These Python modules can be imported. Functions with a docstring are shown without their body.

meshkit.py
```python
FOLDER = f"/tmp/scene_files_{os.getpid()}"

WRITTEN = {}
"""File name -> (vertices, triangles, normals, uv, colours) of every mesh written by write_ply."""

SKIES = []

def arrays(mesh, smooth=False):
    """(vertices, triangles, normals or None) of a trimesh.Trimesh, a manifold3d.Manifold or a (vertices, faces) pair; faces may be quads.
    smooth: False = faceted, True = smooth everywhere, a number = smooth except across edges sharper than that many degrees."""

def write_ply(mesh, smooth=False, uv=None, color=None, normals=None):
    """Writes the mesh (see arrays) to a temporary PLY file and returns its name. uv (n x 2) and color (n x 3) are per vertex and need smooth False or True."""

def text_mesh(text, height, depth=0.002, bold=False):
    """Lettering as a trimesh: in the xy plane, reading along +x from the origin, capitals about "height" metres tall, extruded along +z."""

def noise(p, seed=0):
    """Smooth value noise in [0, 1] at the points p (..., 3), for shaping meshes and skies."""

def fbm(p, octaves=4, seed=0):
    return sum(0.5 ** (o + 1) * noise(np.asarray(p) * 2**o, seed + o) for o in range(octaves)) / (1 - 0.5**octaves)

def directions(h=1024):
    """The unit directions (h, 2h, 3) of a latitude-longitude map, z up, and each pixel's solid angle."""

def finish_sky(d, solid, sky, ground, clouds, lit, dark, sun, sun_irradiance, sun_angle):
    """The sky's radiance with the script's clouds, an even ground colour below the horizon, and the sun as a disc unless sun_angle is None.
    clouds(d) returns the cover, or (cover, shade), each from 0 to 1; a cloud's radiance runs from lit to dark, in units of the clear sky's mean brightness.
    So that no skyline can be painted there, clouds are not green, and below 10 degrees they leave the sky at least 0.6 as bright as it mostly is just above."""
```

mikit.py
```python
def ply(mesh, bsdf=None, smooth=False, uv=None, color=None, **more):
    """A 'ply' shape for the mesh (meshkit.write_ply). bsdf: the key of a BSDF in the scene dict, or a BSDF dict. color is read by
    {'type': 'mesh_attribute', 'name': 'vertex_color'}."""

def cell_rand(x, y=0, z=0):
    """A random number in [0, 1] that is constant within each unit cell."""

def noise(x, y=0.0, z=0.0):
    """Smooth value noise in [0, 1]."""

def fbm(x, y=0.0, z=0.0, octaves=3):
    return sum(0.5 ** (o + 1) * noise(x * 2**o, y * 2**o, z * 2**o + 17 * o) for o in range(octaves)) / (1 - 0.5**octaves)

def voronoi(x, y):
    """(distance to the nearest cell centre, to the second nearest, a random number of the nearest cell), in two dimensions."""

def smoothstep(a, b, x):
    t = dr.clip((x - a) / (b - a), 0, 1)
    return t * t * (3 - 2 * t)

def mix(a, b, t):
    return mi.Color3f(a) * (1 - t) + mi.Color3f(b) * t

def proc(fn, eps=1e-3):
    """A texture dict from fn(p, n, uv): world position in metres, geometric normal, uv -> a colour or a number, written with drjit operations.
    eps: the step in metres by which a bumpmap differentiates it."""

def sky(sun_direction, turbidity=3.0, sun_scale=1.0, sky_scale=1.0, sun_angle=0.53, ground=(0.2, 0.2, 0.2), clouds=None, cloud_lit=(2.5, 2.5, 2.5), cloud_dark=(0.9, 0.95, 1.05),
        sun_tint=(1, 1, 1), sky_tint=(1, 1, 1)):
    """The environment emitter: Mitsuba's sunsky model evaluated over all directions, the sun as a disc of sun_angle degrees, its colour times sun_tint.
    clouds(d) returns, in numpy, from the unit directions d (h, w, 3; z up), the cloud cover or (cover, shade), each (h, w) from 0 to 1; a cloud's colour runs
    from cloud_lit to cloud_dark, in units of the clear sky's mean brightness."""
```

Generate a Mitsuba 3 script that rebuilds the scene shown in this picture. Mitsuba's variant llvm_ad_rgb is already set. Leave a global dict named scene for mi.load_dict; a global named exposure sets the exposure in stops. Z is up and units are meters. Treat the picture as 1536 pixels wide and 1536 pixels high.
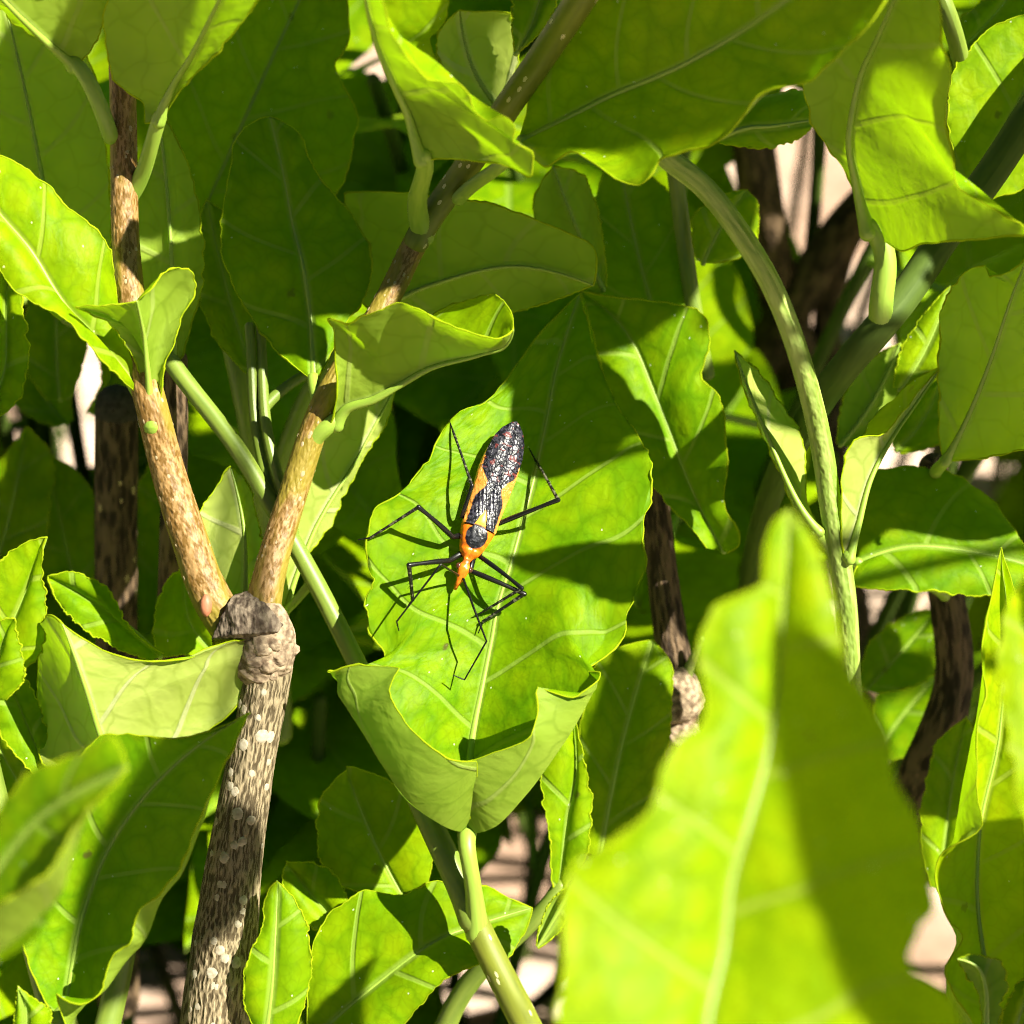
import math, random
import numpy as np, trimesh
import drjit as dr, mitsuba as mi
import mikit, meshkit
from mikit import noise, fbm, voronoi, cell_rand, smoothstep, mix
from scipy.interpolate import PchipInterpolator, CubicSpline

scene, labels = {}, {}
T = mi.ScalarTransform4f
# ------------------------------------------------------------------ camera, sky, exposure
PITCH = math.radians(45)
EYE = np.array([0, 0, 0.40])
RIGHT = np.array([1.0, 0, 0]); UP = np.array([0, math.sin(PITCH), math.cos(PITCH)]); FWD = np.array([0, math.cos(PITCH), -math.sin(PITCH)])
FIELD, FOCUS = 0.51, 0.200
scene['camera'] = {'type': 'thinlens', 'fov': math.degrees(2 * math.atan(FIELD / 2)), 'fov_axis': 'x', 'aperture_radius': 0.00125,
                   'focus_distance': FOCUS, 'near_clip': 0.01, 'far_clip': 200.0,
                   'to_world': T().look_at(origin=EYE.tolist(), target=(EYE + FWD).tolist(), up=UP.tolist())}
SUN = 0.60 * RIGHT + 0.47 * UP - 0.647 * FWD
scene['sky'] = mikit.sky(SUN.tolist(), turbidity=3.0, sky_scale=0.12, sun_tint=(0.86, 1.0, 1.12), ground=(0.10, 0.09, 0.06))
exposure = 3.68
MM = 0.001


def at(x, y, h=0.0):
    """Point of the place seen at photo pixel (x, y), h millimetres nearer to the camera than the plane in focus."""
    d = FOCUS - h * MM
    return EYE + FWD * d + RIGHT * ((x - 768) / 1536 * FIELD * d) - UP * ((y - 768) / 1536 * FIELD * d)


# ------------------------------------------------------------------ materials
def split(uv):
    leaf = dr.floor((uv.x + 500) / 1000)
    return leaf, uv.x - 1000 * leaf, uv.y


def vein_net(uv):
    leaf, u, v = split(uv)
    a = dr.abs(u)
    side = dr.select(u > 0, 1.0, 0.0)
    wob = 2.2 * noise(u * 0.12 + 3 * leaf, v * 0.12, 5.0)
    ph = (v - 0.62 * a - 0.010 * a * a + wob) / 8.5 + 0.42 * side + cell_rand(leaf, 7, 3)
    d1 = dr.abs(ph - dr.floor(ph) - 0.5) * 7.0
    w1 = dr.maximum(0.14, 0.36 - 0.010 * a)
    lateral = 1 - smoothstep(w1 * 0.4, w1, d1)
    mid = 1 - smoothstep(0.22, 0.6, a)
    wx, wy = u + 0.9 * noise(u * 0.7, v * 0.7, 1.0 + leaf), v + 0.9 * noise(u * 0.7, v * 0.7, 2.0 + leaf)
    f1, f2, _ = voronoi(wx / 3.3 + 13 * leaf, wy / 3.3)
    net = 1 - smoothstep(0.0, 0.17, f2 - f1)
    g1, g2, _ = voronoi(wx / 1.15 + 7 * leaf, wy / 1.15)
    fine = 1 - smoothstep(0.03, 0.20, g2 - g1)
    return leaf, u, v, dr.maximum(lateral, mid), net, fine, f1, f2 - f1, dr.minimum(d1, a)


def leaf_upper(p, n, uv):
    leaf, u, v, big, net, fine, cell, f2f1, vein_d = vein_net(uv)
    r = cell_rand(leaf, 1, 1)
    m = fbm(u * 0.30 + leaf, v * 0.30, 3.0, 4)
    inner = smoothstep(0.0, 0.55, f2f1) * smoothstep(0.0, 1.6, vein_d)
    c = mix((0.115, 0.275, 0.002), (0.338, 0.455, 0.002), dr.clip(0.31 + 0.26 * inner + 0.55 * (m - 0.5) + 0.35 * (r - 0.5), 0, 1))
    c = c * (1.05 - 0.11 * fine * (1 - big)) * (1.0 - 0.09 * net) * (0.93 + 0.16 * noise(u * 0.75 + leaf, v * 0.75, 6.0))
    c = mix(c, (0.34, 0.47, 0.08), 0.55 * big)
    speck = voronoi(u / 1.6 + 31 * leaf, v / 1.6)
    c = mix(c, (0.75, 0.78, 0.6), dr.select((speck[0] < 0.06) & (speck[2] > 0.93), 0.7, 0.0))
    scar = voronoi(u / 7.0 + 17 * leaf, v / 7.0)
    return mix(c, (0.10, 0.075, 0.02), (1 - smoothstep(0.03, 0.085, scar[0] + 0.05 * (noise(u * 3, v * 3, leaf) - 0.5))) * dr.select(scar[2] > 0.86, 0.85, 0.0))


def leaf_under(p, n, uv):
    leaf, u, v, big, net, fine, cell, _, _ = vein_net(uv)
    m = fbm(u * 0.2 + leaf, v * 0.2, 8.0, 3)
    c = mix((0.21, 0.325, 0.020), (0.30, 0.415, 0.045), m)
    c = mix(c, (0.14, 0.22, 0.012), 0.42 * net)
    return mix(c, (0.34, 0.42, 0.10), 0.6 * big)


def leaf_through(p, n, uv):
    leaf, u, v, big, net, fine, cell, _, _ = vein_net(uv)
    m = fbm(u * 0.25 + leaf, v * 0.25, 1.0, 3)
    r = cell_rand(leaf, 5, 1)
    c = mix((0.085, 0.20, 0.0007), (0.145, 0.29, 0.0014), m) * (0.85 + 0.4 * r)
    return mix(c, (0.08, 0.12, 0.0007), 0.25 * big)


def leaf_relief(p, n, uv):
    leaf, u, v, big, net, fine, cell, _, _ = vein_net(uv)
    return 0.00016 * (fbm(u * 0.75 + leaf + 0.5 * noise(u, v, 3.0), v * 0.75, 2.0, 4) - 0.55 * big)


def rgb(*c):
    return {'type': 'rgb', 'value': list(c)}


def ref(k):
    return {'type': 'ref', 'id': k}


def leaf_material(key, upper, under, through, gloss=0.46, w=0.5):
    scene[key] = {'type': 'bumpmap', 'arbitrary': mikit.proc(leaf_relief, 6e-5), 'scale': 1.0, 'bsdf': {
        'type': 'blendbsdf', 'weight': w,
        'a_first': {'type': 'twosided',
                    'f': {'type': 'principled', 'base_color': upper, 'roughness': gloss, 'specular': 0.07},
                    'g': {'type': 'principled', 'base_color': under, 'roughness': 0.6, 'specular': 0.2}},
        'b_second': {'type': 'principledthin', 'base_color': through, 'diff_trans': 2.0, 'roughness': 0.7, 'eta': 1.1}}}


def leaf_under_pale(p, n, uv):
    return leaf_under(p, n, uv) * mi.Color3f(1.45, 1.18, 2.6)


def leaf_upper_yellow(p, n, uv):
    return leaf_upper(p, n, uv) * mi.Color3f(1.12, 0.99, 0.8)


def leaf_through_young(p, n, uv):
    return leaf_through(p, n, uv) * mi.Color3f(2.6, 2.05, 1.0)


leaf_material('leaf_green', mikit.proc(leaf_upper), mikit.proc(leaf_under), mikit.proc(leaf_through))
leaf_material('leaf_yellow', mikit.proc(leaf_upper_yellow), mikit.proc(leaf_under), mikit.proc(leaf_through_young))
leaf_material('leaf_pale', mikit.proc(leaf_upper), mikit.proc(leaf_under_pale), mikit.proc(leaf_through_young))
leaf_material('leaf_young', mikit.proc(leaf_upper), mikit.proc(leaf_under), mikit.proc(leaf_through_young))


def plain(key, color, rough=0.5, spec=0.4, bump=None, scale_eps=1e-4, **kw):
    b = {'type': 'principled', 'base_color': color if isinstance(color, dict) else rgb(*color), 'roughness': rough, 'specular': spec, **kw}
    if bump is not None:
        b = {'type': 'bumpmap', 'arbitrary': mikit.proc(bump, scale_eps), 'scale': 1.0, 'bsdf': b}
    scene[key] = {'type': 'twosided', 'bsdf': b} if bump is None else b


scene['leaf_rim'] = {'type': 'principledthin', 'base_color': rgb(0.36, 0.46, 0.012), 'diff_trans': 0.9, 'roughness': 0.5}
plain('leaf_rib', (0.23, 0.34, 0.04), 0.6, 0.12)


def petiole_color(p, n, uv):
    m = fbm(uv.x * 2.0, uv.y * 0.25, 4.0, 3)
    return mix((0.15, 0.25, 0.022), (0.25, 0.35, 0.045), m)


plain('petiole_green', mikit.proc(petiole_color), 0.45, 0.4)


def twig_color(p, n, uv):
    s = fbm(uv.x * 3.6, uv.y * 1.7, 2.0, 4)
    b = fbm(uv.x * 0.3 + 9, uv.y * 0.10, 7.0, 3)
    c = mix((0.130, 0.068, 0.012), (0.28, 0.165, 0.060), smoothstep(0.34, 0.66, s))
    return mix(c, (0.20, 0.16, 0.015), 0.8 * smoothstep(0.42, 0.58, b))


def twig_relief(p, n, uv):
    return 0.00020 * fbm(uv.x * 3.0, uv.y * 1.6, 1.0, 3)


plain('twig_bark', mikit.proc(twig_color), 0.55, 0.35, twig_relief)


def bark_color(p, n, uv):
    s = fbm(uv.x * 5.0 + 1.0 * noise(uv.x * 1.5, uv.y * 1.8, 3.0), uv.y * 1.25, 2.0, 4)
    b = fbm(uv.x * 0.25, uv.y * 0.16, 4.0, 3)
    c = mix((0.055, 0.040, 0.020), (0.235, 0.185, 0.110), smoothstep(0.34, 0.68, s))
    return c * (0.75 + 0.5 * b)


def bark_relief(p, n, uv):
    return 0.00045 * fbm(uv.x * 5.0 + 1.0 * noise(uv.x * 1.5, uv.y * 1.8, 3.0), uv.y * 1.25, 2.0, 4)


plain('bark_grey', mikit.proc(bark_color), 0.8, 0.2, bark_relief)


def dark_bark(p, n, uv):
    s = fbm(uv.x * 1.8, uv.y * 0.5, 2.0, 3)
    return mix((0.020, 0.011, 0.005), (0.125, 0.080, 0.045), smoothstep(0.3, 0.7, s))


plain('bark_brown', mikit.proc(dark_bark), 0.75, 0.25, bark_relief)


def green_stem(p, n, uv):
    s = fbm(uv.x * 1.6, uv.y * 0.25, 3.0, 3)
    return mix((0.085, 0.135, 0.015), (0.17, 0.225, 0.03), s)


def olive_stem(p, n, uv):
    s = fbm(uv.x * 1.6, uv.y * 0.3, 3.0, 3)
    d = voronoi(uv.x / 1.3, uv.y / 2.6)
    c = mix((0.085, 0.105, 0.010), (0.165, 0.185, 0.016), s)
    return mix(c, (0.45, 0.40, 0.22), dr.select((d[0] < 0.13) & (d[2] > 0.55), 0.9, 0.0))


plain('stem_olive', mikit.proc(olive_stem), 0.5, 0.35)
plain('stem_dark', mikit.proc(lambda p, n, uv: mix((0.035, 0.06, 0.010), (0.075, 0.115, 0.018), fbm(uv.x * 1.6, uv.y * 0.25, 3.0, 3))), 0.6, 0.1)
plain('stem_green', mikit.proc(green_stem), 0.45, 0.4)


def pale_stem(p, n, uv):
    s = fbm(uv.x * 2.0, uv.y * 0.22, 3.0, 4)
    return mix((0.14, 0.21, 0.025), (0.26, 0.33, 0.075), smoothstep(0.3, 0.7, s))


plain('stem_pale', mikit.proc(pale_stem), 0.55, 0.35, twig_relief)
plain('lenticel_white', mikit.proc(lambda p, n, uv: mix((0.20, 0.16, 0.10), (0.44, 0.39, 0.30), fbm(p.x * 3000, p.y * 3000, p.z * 3000, 2))), 0.85, 0.1)
plain('pore_tan', mikit.proc(lambda p, n, uv: mix((0.24, 0.17, 0.08), (0.42, 0.33, 0.20), fbm(p.x * 3000, p.y * 3000, p.z * 3000, 2))), 0.85, 0.1)
plain('bud_red', (0.32, 0.12, 0.06), 0.55)
plain('stub_grey', mikit.proc(lambda p, n, uv: mix((0.045, 0.032, 0.023), (0.185, 0.145, 0.105), smoothstep(0.25, 0.75, fbm(p.x * 3600, p.y * 1600, p.z * 1000, 5)))), 0.85, 0.12, lambda p, n, uv: 0.0005 * fbm(p.x * 2600, p.y * 1300, p.z * 900, 4))
plain('cut_dark', mikit.proc(lambda p, n, uv: mix((0.015, 0.012, 0.010), (0.075, 0.065, 0.055), fbm(p.x * 2000, p.y * 2000, p.z * 2000, 3))), 0.9, 0.1)
plain('callus_tan', mikit.proc(lambda p, n, uv: mix((0.11, 0.075, 0.048), (0.33, 0.25, 0.165), smoothstep(0.25, 0.75, fbm(p.x * 1900, p.y * 1900, p.z * 1900, 5)))), 0.85, 0.12, lambda p, n, uv: 0.0006 * fbm(p.x * 900, p.y * 900, p.z * 1300, 4))


def soil_color(p, n, uv):
    a = fbm(p.x * 18, p.y * 18, 1.0, 4)
    b = fbm(p.x * 160, p.y * 160, 5.0, 3)
    c = mix((0.30, 0.195, 0.14), (0.50, 0.375, 0.30), smoothstep(0.3, 0.7, a))
    return c * (0.7 + 0.6 * b)


plain('soil', mikit.proc(soil_color), 0.95, 0.1)
plain('litter', mikit.proc(lambda p, n, uv: mix((0.25, 0.15, 0.09), (0.58, 0.42, 0.32), cell_rand(dr.floor(p.x * 40), dr.floor(p.y * 40), 2))), 0.9, 0.1)


# ------------------------------------------------------------------ mesh helpers
def numbered(key):
    if key not in USED:
        USED.add(key)
        return key
    i = 1
    while f'{key}_{i:03d}' in USED:
        i += 1
    USED.add(f'{key}_{i:03d}')
    return f'{key}_{i:03d}'


USED = set()


def curve(points, n):
    p = np.asarray(points, float)
    if len(p) == 2:
        t = np.linspace(0, 1, n)[:, None]
        return p[0] * (1 - t) + p[1] * t
    t = np.concatenate([[0], np.cumsum(np.maximum(np.linalg.norm(np.diff(p, axis=0), axis=1), 1e-9))])
    return PchipInterpolator(t, p)(np.linspace(0, t[-1], n))


def smooth_curve(points, n):
    p = np.asarray(points, float)
    if len(p) < 3:
        return curve(p, n)
    t = np.concatenate([[0], np.cumsum(np.maximum(np.linalg.norm(np.diff(p, axis=0), axis=1) ** 0.6, 1e-9))])
    q = CubicSpline(t, p)(np.linspace(0, t[-1], n * 4))
    d = np.concatenate([[0], np.cumsum(np.linalg.norm(np.diff(q, axis=0), axis=1))])
    s = np.linspace(0, d[-1], n)
    return np.stack([np.interp(s, d, q[:, k]) for k in range(3)], 1)


def tube(path, radii, sides=12, rough=0.0, seed=0, flat=1.0):
    """(mesh, uv): a tube with rounded ends along the path (metres); uv in millimetres round and along."""
    p = np.asarray(path, float)
    n = len(p)
    r = np.interp(np.linspace(0, 1, n), np.linspace(0, 1, len(np.atleast_1d(radii))), np.atleast_1d(radii)) if np.ndim(radii) else np.full(n, float(radii))
    t = np.gradient(p, axis=0)
    t /= np.linalg.norm(t, axis=1, keepdims=True) + 1e-15
    a = np.zeros_like(p)
    ref_ = np.cross(t[0], RIGHT if abs(t[0] @ RIGHT) < 0.8 else UP)
    for i in range(n):
        ref_ = ref_ - t[i] * (ref_ @ t[i]); ref_ /= np.linalg.norm(ref_)
        a[i] = ref_
    b = np.cross(t, a)
    # rounded ends
    ends0 = [(p[0] - t[0] * r[0] * k, r[0] * math.sqrt(max(0, 1 - k * k)) + 1e-9, 0) for k in (1.0, 0.8, 0.45)]
    ends1 = [(p[-1] + t[-1] * r[-1] * k, r[-1] * math.sqrt(max(0, 1 - k * k)) + 1e-9, n - 1) for k in (0.45, 0.8, 1.0)]
    P = np.array([e[0] for e in ends0] + list(p) + [e[0] for e in ends1])
    R = np.array([e[1] for e in ends0] + list(r) + [e[1] for e in ends1])
    I = np.array([e[2] for e in ends0] + list(range(n)) + [e[2] for e in ends1])
    ang = np.linspace(0, 2 * np.pi, sides + 1)
    ca, sa = np.cos(ang), np.sin(ang) * flat
    if rough:
        L = np.concatenate([[0], np.cumsum(np.linalg.norm(np.diff(P, axis=0), axis=1))]) * 1000
        q = np.stack([np.repeat(L[:, None], sides + 1, 1) * 0.35, np.repeat(ca[None], len(P), 0) * 1.3, np.repeat(sa[None], len(P), 0) * 1.3 + seed * 7.3], -1)
        k = 1 + rough * (meshkit.fbm(q.reshape(-1, 3)).reshape(len(P), sides + 1) * 1.0)
    else:
        k = np.ones((len(P), sides + 1))
    V = P[:, None] + (R[:, None] * k)[..., None] * (ca[None, :, None] * a[I][:, None] + sa[None, :, None] * b[I][:, None])
    m = len(P)
    i, j = np.meshgrid(np.arange(m - 1), np.arange(sides), indexing='ij')
    w = sides + 1
    q = np.stack([i * w + j, i * w + j + 1, (i + 1) * w + j + 1, (i + 1) * w + j], -1).reshape(-1, 4)
    L = np.concatenate([[0], np.cumsum(np.linalg.norm(np.diff(P, axis=0), axis=1))]) * 1000
    uv = np.stack([np.repeat(ang[None] * np.max(r) * 1000, m, 0) + seed * 50, np.repeat(L[:, None], w, 1)], -1)
    return (V.reshape(-1, 3), q), uv.reshape(-1, 2)


def put(key, mesh, bsdf, uv=None, smooth=True, **kw):
    key = numbered(key)
    scene[key] = mikit.ply(mesh, bsdf, smooth=smooth, uv=uv, **kw)
    return key


def join(meshes):
    V, F, o = [], [], 0
    for m in meshes:
        v, f = np.asarray(m[0]), np.asarray(m[1])
        if f.shape[1] == 4:
            f = np.vstack([f[:, [0, 1, 2]], f[:, [0, 2, 3]]])
        V.append(v); F.append(f + o); o += len(v)
    return np.vstack(V), np.vstack(F)


def parse(text):
    """'x,y x,y ... | h h ...': photo pixels and, along the line, heights -> points."""
    a, _, b = text.partition('|')
    xy = np.array([[float(c) for c in q.split(',')] for q in a.split()])
    h = np.array([float(q) for q in b.split()])
    d = np.concatenate([[0], np.cumsum(np.linalg.norm(np.diff(xy, axis=0), axis=1))])
    d = d / max(d[-1], 1e-9)
    hh = np.interp(d, np.linspace(0, 1, len(h)), h) if len(h) != len(xy) else h
    return np.array([at(x, y, z) for (x, y), z in zip(xy, hh)])


leaf_count = [0]


def blade(cols, mid, up, ref_cell=None, nv=84, nu=56, camber=0.6, ruffle=0.35, quilt=0.16, rows=False, jag=0.05, crinkle=0.12):
    """Lofts a leaf blade through column lines (base -> tip). Returns mesh, uv, margin lines, midrib line, mean normal (upper side)."""
    rng = np.random.default_rng(leaf_count[0] + 11)
    leaf_count[0] += 1
    k = leaf_count[0]
    if rows:
        C = [PchipInterpolator(np.linspace(0, 1, len(c)), c)(np.linspace(0, 1, nv)) for c in cols]
    else:
        C = [curve(c, nv) for c in cols]
    C = np.array(C)                                        # columns, rows, 3
    m = len(C)
    if m == 3:
        h = nu // 2
        s = np.linspace(0, 1, h + 1)[None, :, None]
        G = np.concatenate([C[0][:, None] * (1 - s) + C[1][:, None] * s, (C[1][:, None] * (1 - s) + C[2][:, None] * s)[:, 1:]], 1)
        midcol = h
        prof = np.concatenate([np.sin(np.pi * s[0, :, 0]), np.sin(np.pi * s[0, 1:, 0])])
        side = np.concatenate([1 - s[0, :, 0], s[0, 1:, 0]])
    else:
        t = np.arange(m)
        tt = np.linspace(0, m - 1, nu + 1)
        midcol = int(round(mid / (m - 1) * nu))
        tt = np.concatenate([np.linspace(0, mid, midcol + 1), np.linspace(mid, m - 1, nu - midcol + 1)[1:]])
        G = PchipInterpolator(t, C, axis=0)(tt).transpose(1, 0, 2)
        side = np.abs(tt - mid) / np.where(tt < mid, max(mid, 1), max(m - 1 - mid, 1))
        prof = np.sin(np.pi * side)
    mid = midcol
    du = np.gradient(G, axis=1); dv = np.gradient(G, axis=0)
    N = np.cross(du, dv)
    N /= np.linalg.norm(N, axis=2, keepdims=True) + 1e-12
    # smooth the normals a little at the ends
    N[0], N[-1] = N[1], N[-2]
    toward = EYE - G
    facing = (N * toward).sum(-1)
    w = np.linalg.norm(np.cross(du, dv), axis=2)
    if ref_cell is None:
        sgn = np.sign((np.sign(facing) * w).sum())
    else:
        i, j = int(ref_cell[0] * (nv - 1)), int(ref_cell[1] * nu)
        sgn = np.sign(facing[max(i - 3, 0):i + 4, max(j - 3, 0):j + 4].sum())
    flip = sgn * up < 0
    Nu = -N if flip else N                                  # upper side normal
    # metric coordinates in mm
    seg = np.linalg.norm(np.diff(G, axis=1), axis=2) * 1000
    u = np.concatenate([np.zeros((nv, 1)), np.cumsum(seg, 1)], 1)
    u = u - u[:, mid:mid + 1]
    v = np.concatenate([[0], np.cumsum(np.linalg.norm(np.diff(G[:, mid], axis=0), axis=1))]) * 1000
    v = np.repeat(v[:, None], nu + 1, 1)
    fade = np.sin(np.pi * np.linspace(0, 1, nv))[:, None] ** 0.5
    # camber, quilting between veins, ruffled edge
    ph = (v - 0.62 * abs(u) - 0.010 * u * u) / 8.5 + 0.42 * (u > 0) + k * 0.37
    q = (np.abs(np.sin(np.pi * ph)) ** 0.7 - 0.6) * np.clip(abs(u) / 2.5, 0, 1) * np.clip((1 - side[None]) * 3 + 0.3, 0, 1)
    nz = meshkit.fbm(np.stack([u * 0.16 + k * 9.1, v * 0.16, np.full_like(u, k * 3.7)], -1).reshape(-1, 3)).reshape(u.shape)
    edge = np.clip(side[None], 0, 1) ** 4
    wav = np.sin(v * (0.42 + 0.1 * rng.random()) + 6.28 * rng.random() + 2.1 * (u > 0) + 2.5 * nz)
    disp = camber * prof[None] * fade + quilt * q * fade + 0.5 * quilt * nz * fade * 2.0 + ruffle * wav * edge * fade
    G = G + Nu * disp[..., None] * MM
    if jag:
        for j in (0, nu):
            out = G[:, j] - G[:, 1 if j == 0 else nu - 1]
            out /= np.linalg.norm(out, axis=1, keepdims=True) + 1e-12
            w3 = np.convolve(rng.normal(0, 1, nv + 8), np.hanning(7) / 2.0, 'same')[4:-4]
            w4 = np.convolve(rng.normal(0, 1, nv + 8), np.hanning(7) / 2.0, 'same')[4:-4]
            G[:, j] += (out * (rng.normal(0, jag, nv) + crinkle * w3)[:, None] + Nu[:, j] * (crinkle * w4)[:, None]) * MM * fade
            k1 = 1 if j == 0 else nu - 1
            G[:, k1] += (out * (0.6 * crinkle * w3)[:, None] + Nu[:, k1] * (0.6 * crinkle * w4)[:, None]) * MM * fade
    i, j = np.meshgrid(np.arange(nv - 1), np.arange(nu), indexing='ij')
    W = nu + 1
    F = np.stack([i * W + j, i * W + j + 1, (i + 1) * W + j + 1, (i + 1) * W + j], -1).reshape(-1, 4)
    if flip:
        F = F[:, ::-1]
    uv = np.stack([u + 1000.0 * k, v], -1).reshape(-1, 2)
    return (G.reshape(-1, 3), F), uv, (G[:, 0], G[:, -1]), G[:, mid], Nu, G


def add_leaf(shoot, cols, up=1, mid=1, petiole=None, rib=0.30, label=None, rim=0.085, name='leaf', bsdf='leaf_green', **kw):
    """One leaf of a shoot: blade, midrib, margin and petiole as its sub-parts."""
    pts = [parse(c) if isinstance(c, str) else np.asarray(c) for c in cols]
    mesh, uv, margins, ribline, Nu, G = blade(pts, mid, up, **kw)
    key = numbered(f'{shoot}__{name}')
    put(key + '__blade', mesh, bsdf, uv)
    r = np.linspace(rib, 0.10, len(ribline))
    if petiole:
        r = r + max(petiole[1][-1] - rib, 0) * np.exp(-np.linspace(0, 1, len(ribline)) / 0.07)
    r = r * MM
    mcol = Nu[:, Nu.shape[1] // 2]
    m, u2 = tube(ribline - mcol * (r * 0.55)[:, None], r, 10)
    put(key + '__midrib', m, 'petiole_green', u2)
    rr_ = np.random.default_rng(leaf_count[0])
    rims = [tube(e, rim * MM * np.clip(rr_.normal(1, .35, 40), .35, 1.9), 5) for e in margins]
    put(key + '__margin', join([x[0] for x in rims]), 'leaf_rim')
    if petiole:
        pp = smooth_curve(np.vstack([parse(petiole[0]), ribline[1:2]]), 24)
        m, u2 = tube(pp, np.array(petiole[1]) * MM, 14, 0.05, leaf_count[0])
        put(key + '__petiole', m, 'petiole_green', u2)
    if label:
        labels[key] = {'label': label}
    return key, G


def add_stem(shoot, name, text, radii, bsdf, n=60, sides=20, rough=0.06, **kw):
    pts = parse(text) if isinstance(text, str) else np.asarray(text)
    path = smooth_curve(pts, n)
    m, uv = tube(path, np.array(radii) * MM, sides, rough, len(USED) % 17)
    return put(f'{shoot}__{name}', m, bsdf, uv), path


def thing(name, label, cat, group=None, kind=None):
    key = numbered(name)
    labels[key] = {'label': label, 'category': cat}
    if group:
        labels[key]['group'] = group
    if kind:
        labels[key]['kind'] = kind
    return key


def blob(center, radii, axes=None, rough=0.25, freq=1.5, sub=3, seed=0):
    m = trimesh.creation.icosphere(sub)
    v = np.array(m.vertices)
    d = meshkit.fbm(v * freq + seed * 5.1)
    v = v * (1 + rough * d[:, None]) * np.asarray(radii)
    if axes is not None:
        v = v @ np.asarray(axes)
    return v + center, np.array(m.faces)


CAMAX = np.array([RIGHT, UP, -FWD])

# ------------------------------------------------------------------ ground
g = np.concatenate([-np.geomspace(30, 0.7, 14), np.linspace(-0.6, 0.6, 150), np.geomspace(0.7, 30, 14)])
gx, gy = np.meshgrid(g, g + 0.45)
gz = 0.006 * (meshkit.fbm(np.stack([gx * 14, gy * 14, gx * 0], -1).reshape(-1, 3)).reshape(gx.shape)) + 0.003 * (meshkit.fbm(np.stack([gx * 70, gy * 70, gx * 0 + 3], -1).reshape(-1, 3)).reshape(gx.shape))
n = len(g)
i, j = np.meshgrid(np.arange(n - 1), np.arange(n - 1), indexing='ij')
F = np.stack([i * n + j, i * n + j + 1, (i + 1) * n + j + 1, (i + 1) * n + j], -1).reshape(-1, 4)
put('ground', (np.stack([gx, gy, gz], -1).reshape(-1, 3), F), 'soil')
labels['ground'] = {'label': 'pale pinkish dry soil seen blurred between the stems', 'category': 'ground', 'kind': 'structure'}
rng = np.random.default_rng(4)
bits = []
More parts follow.
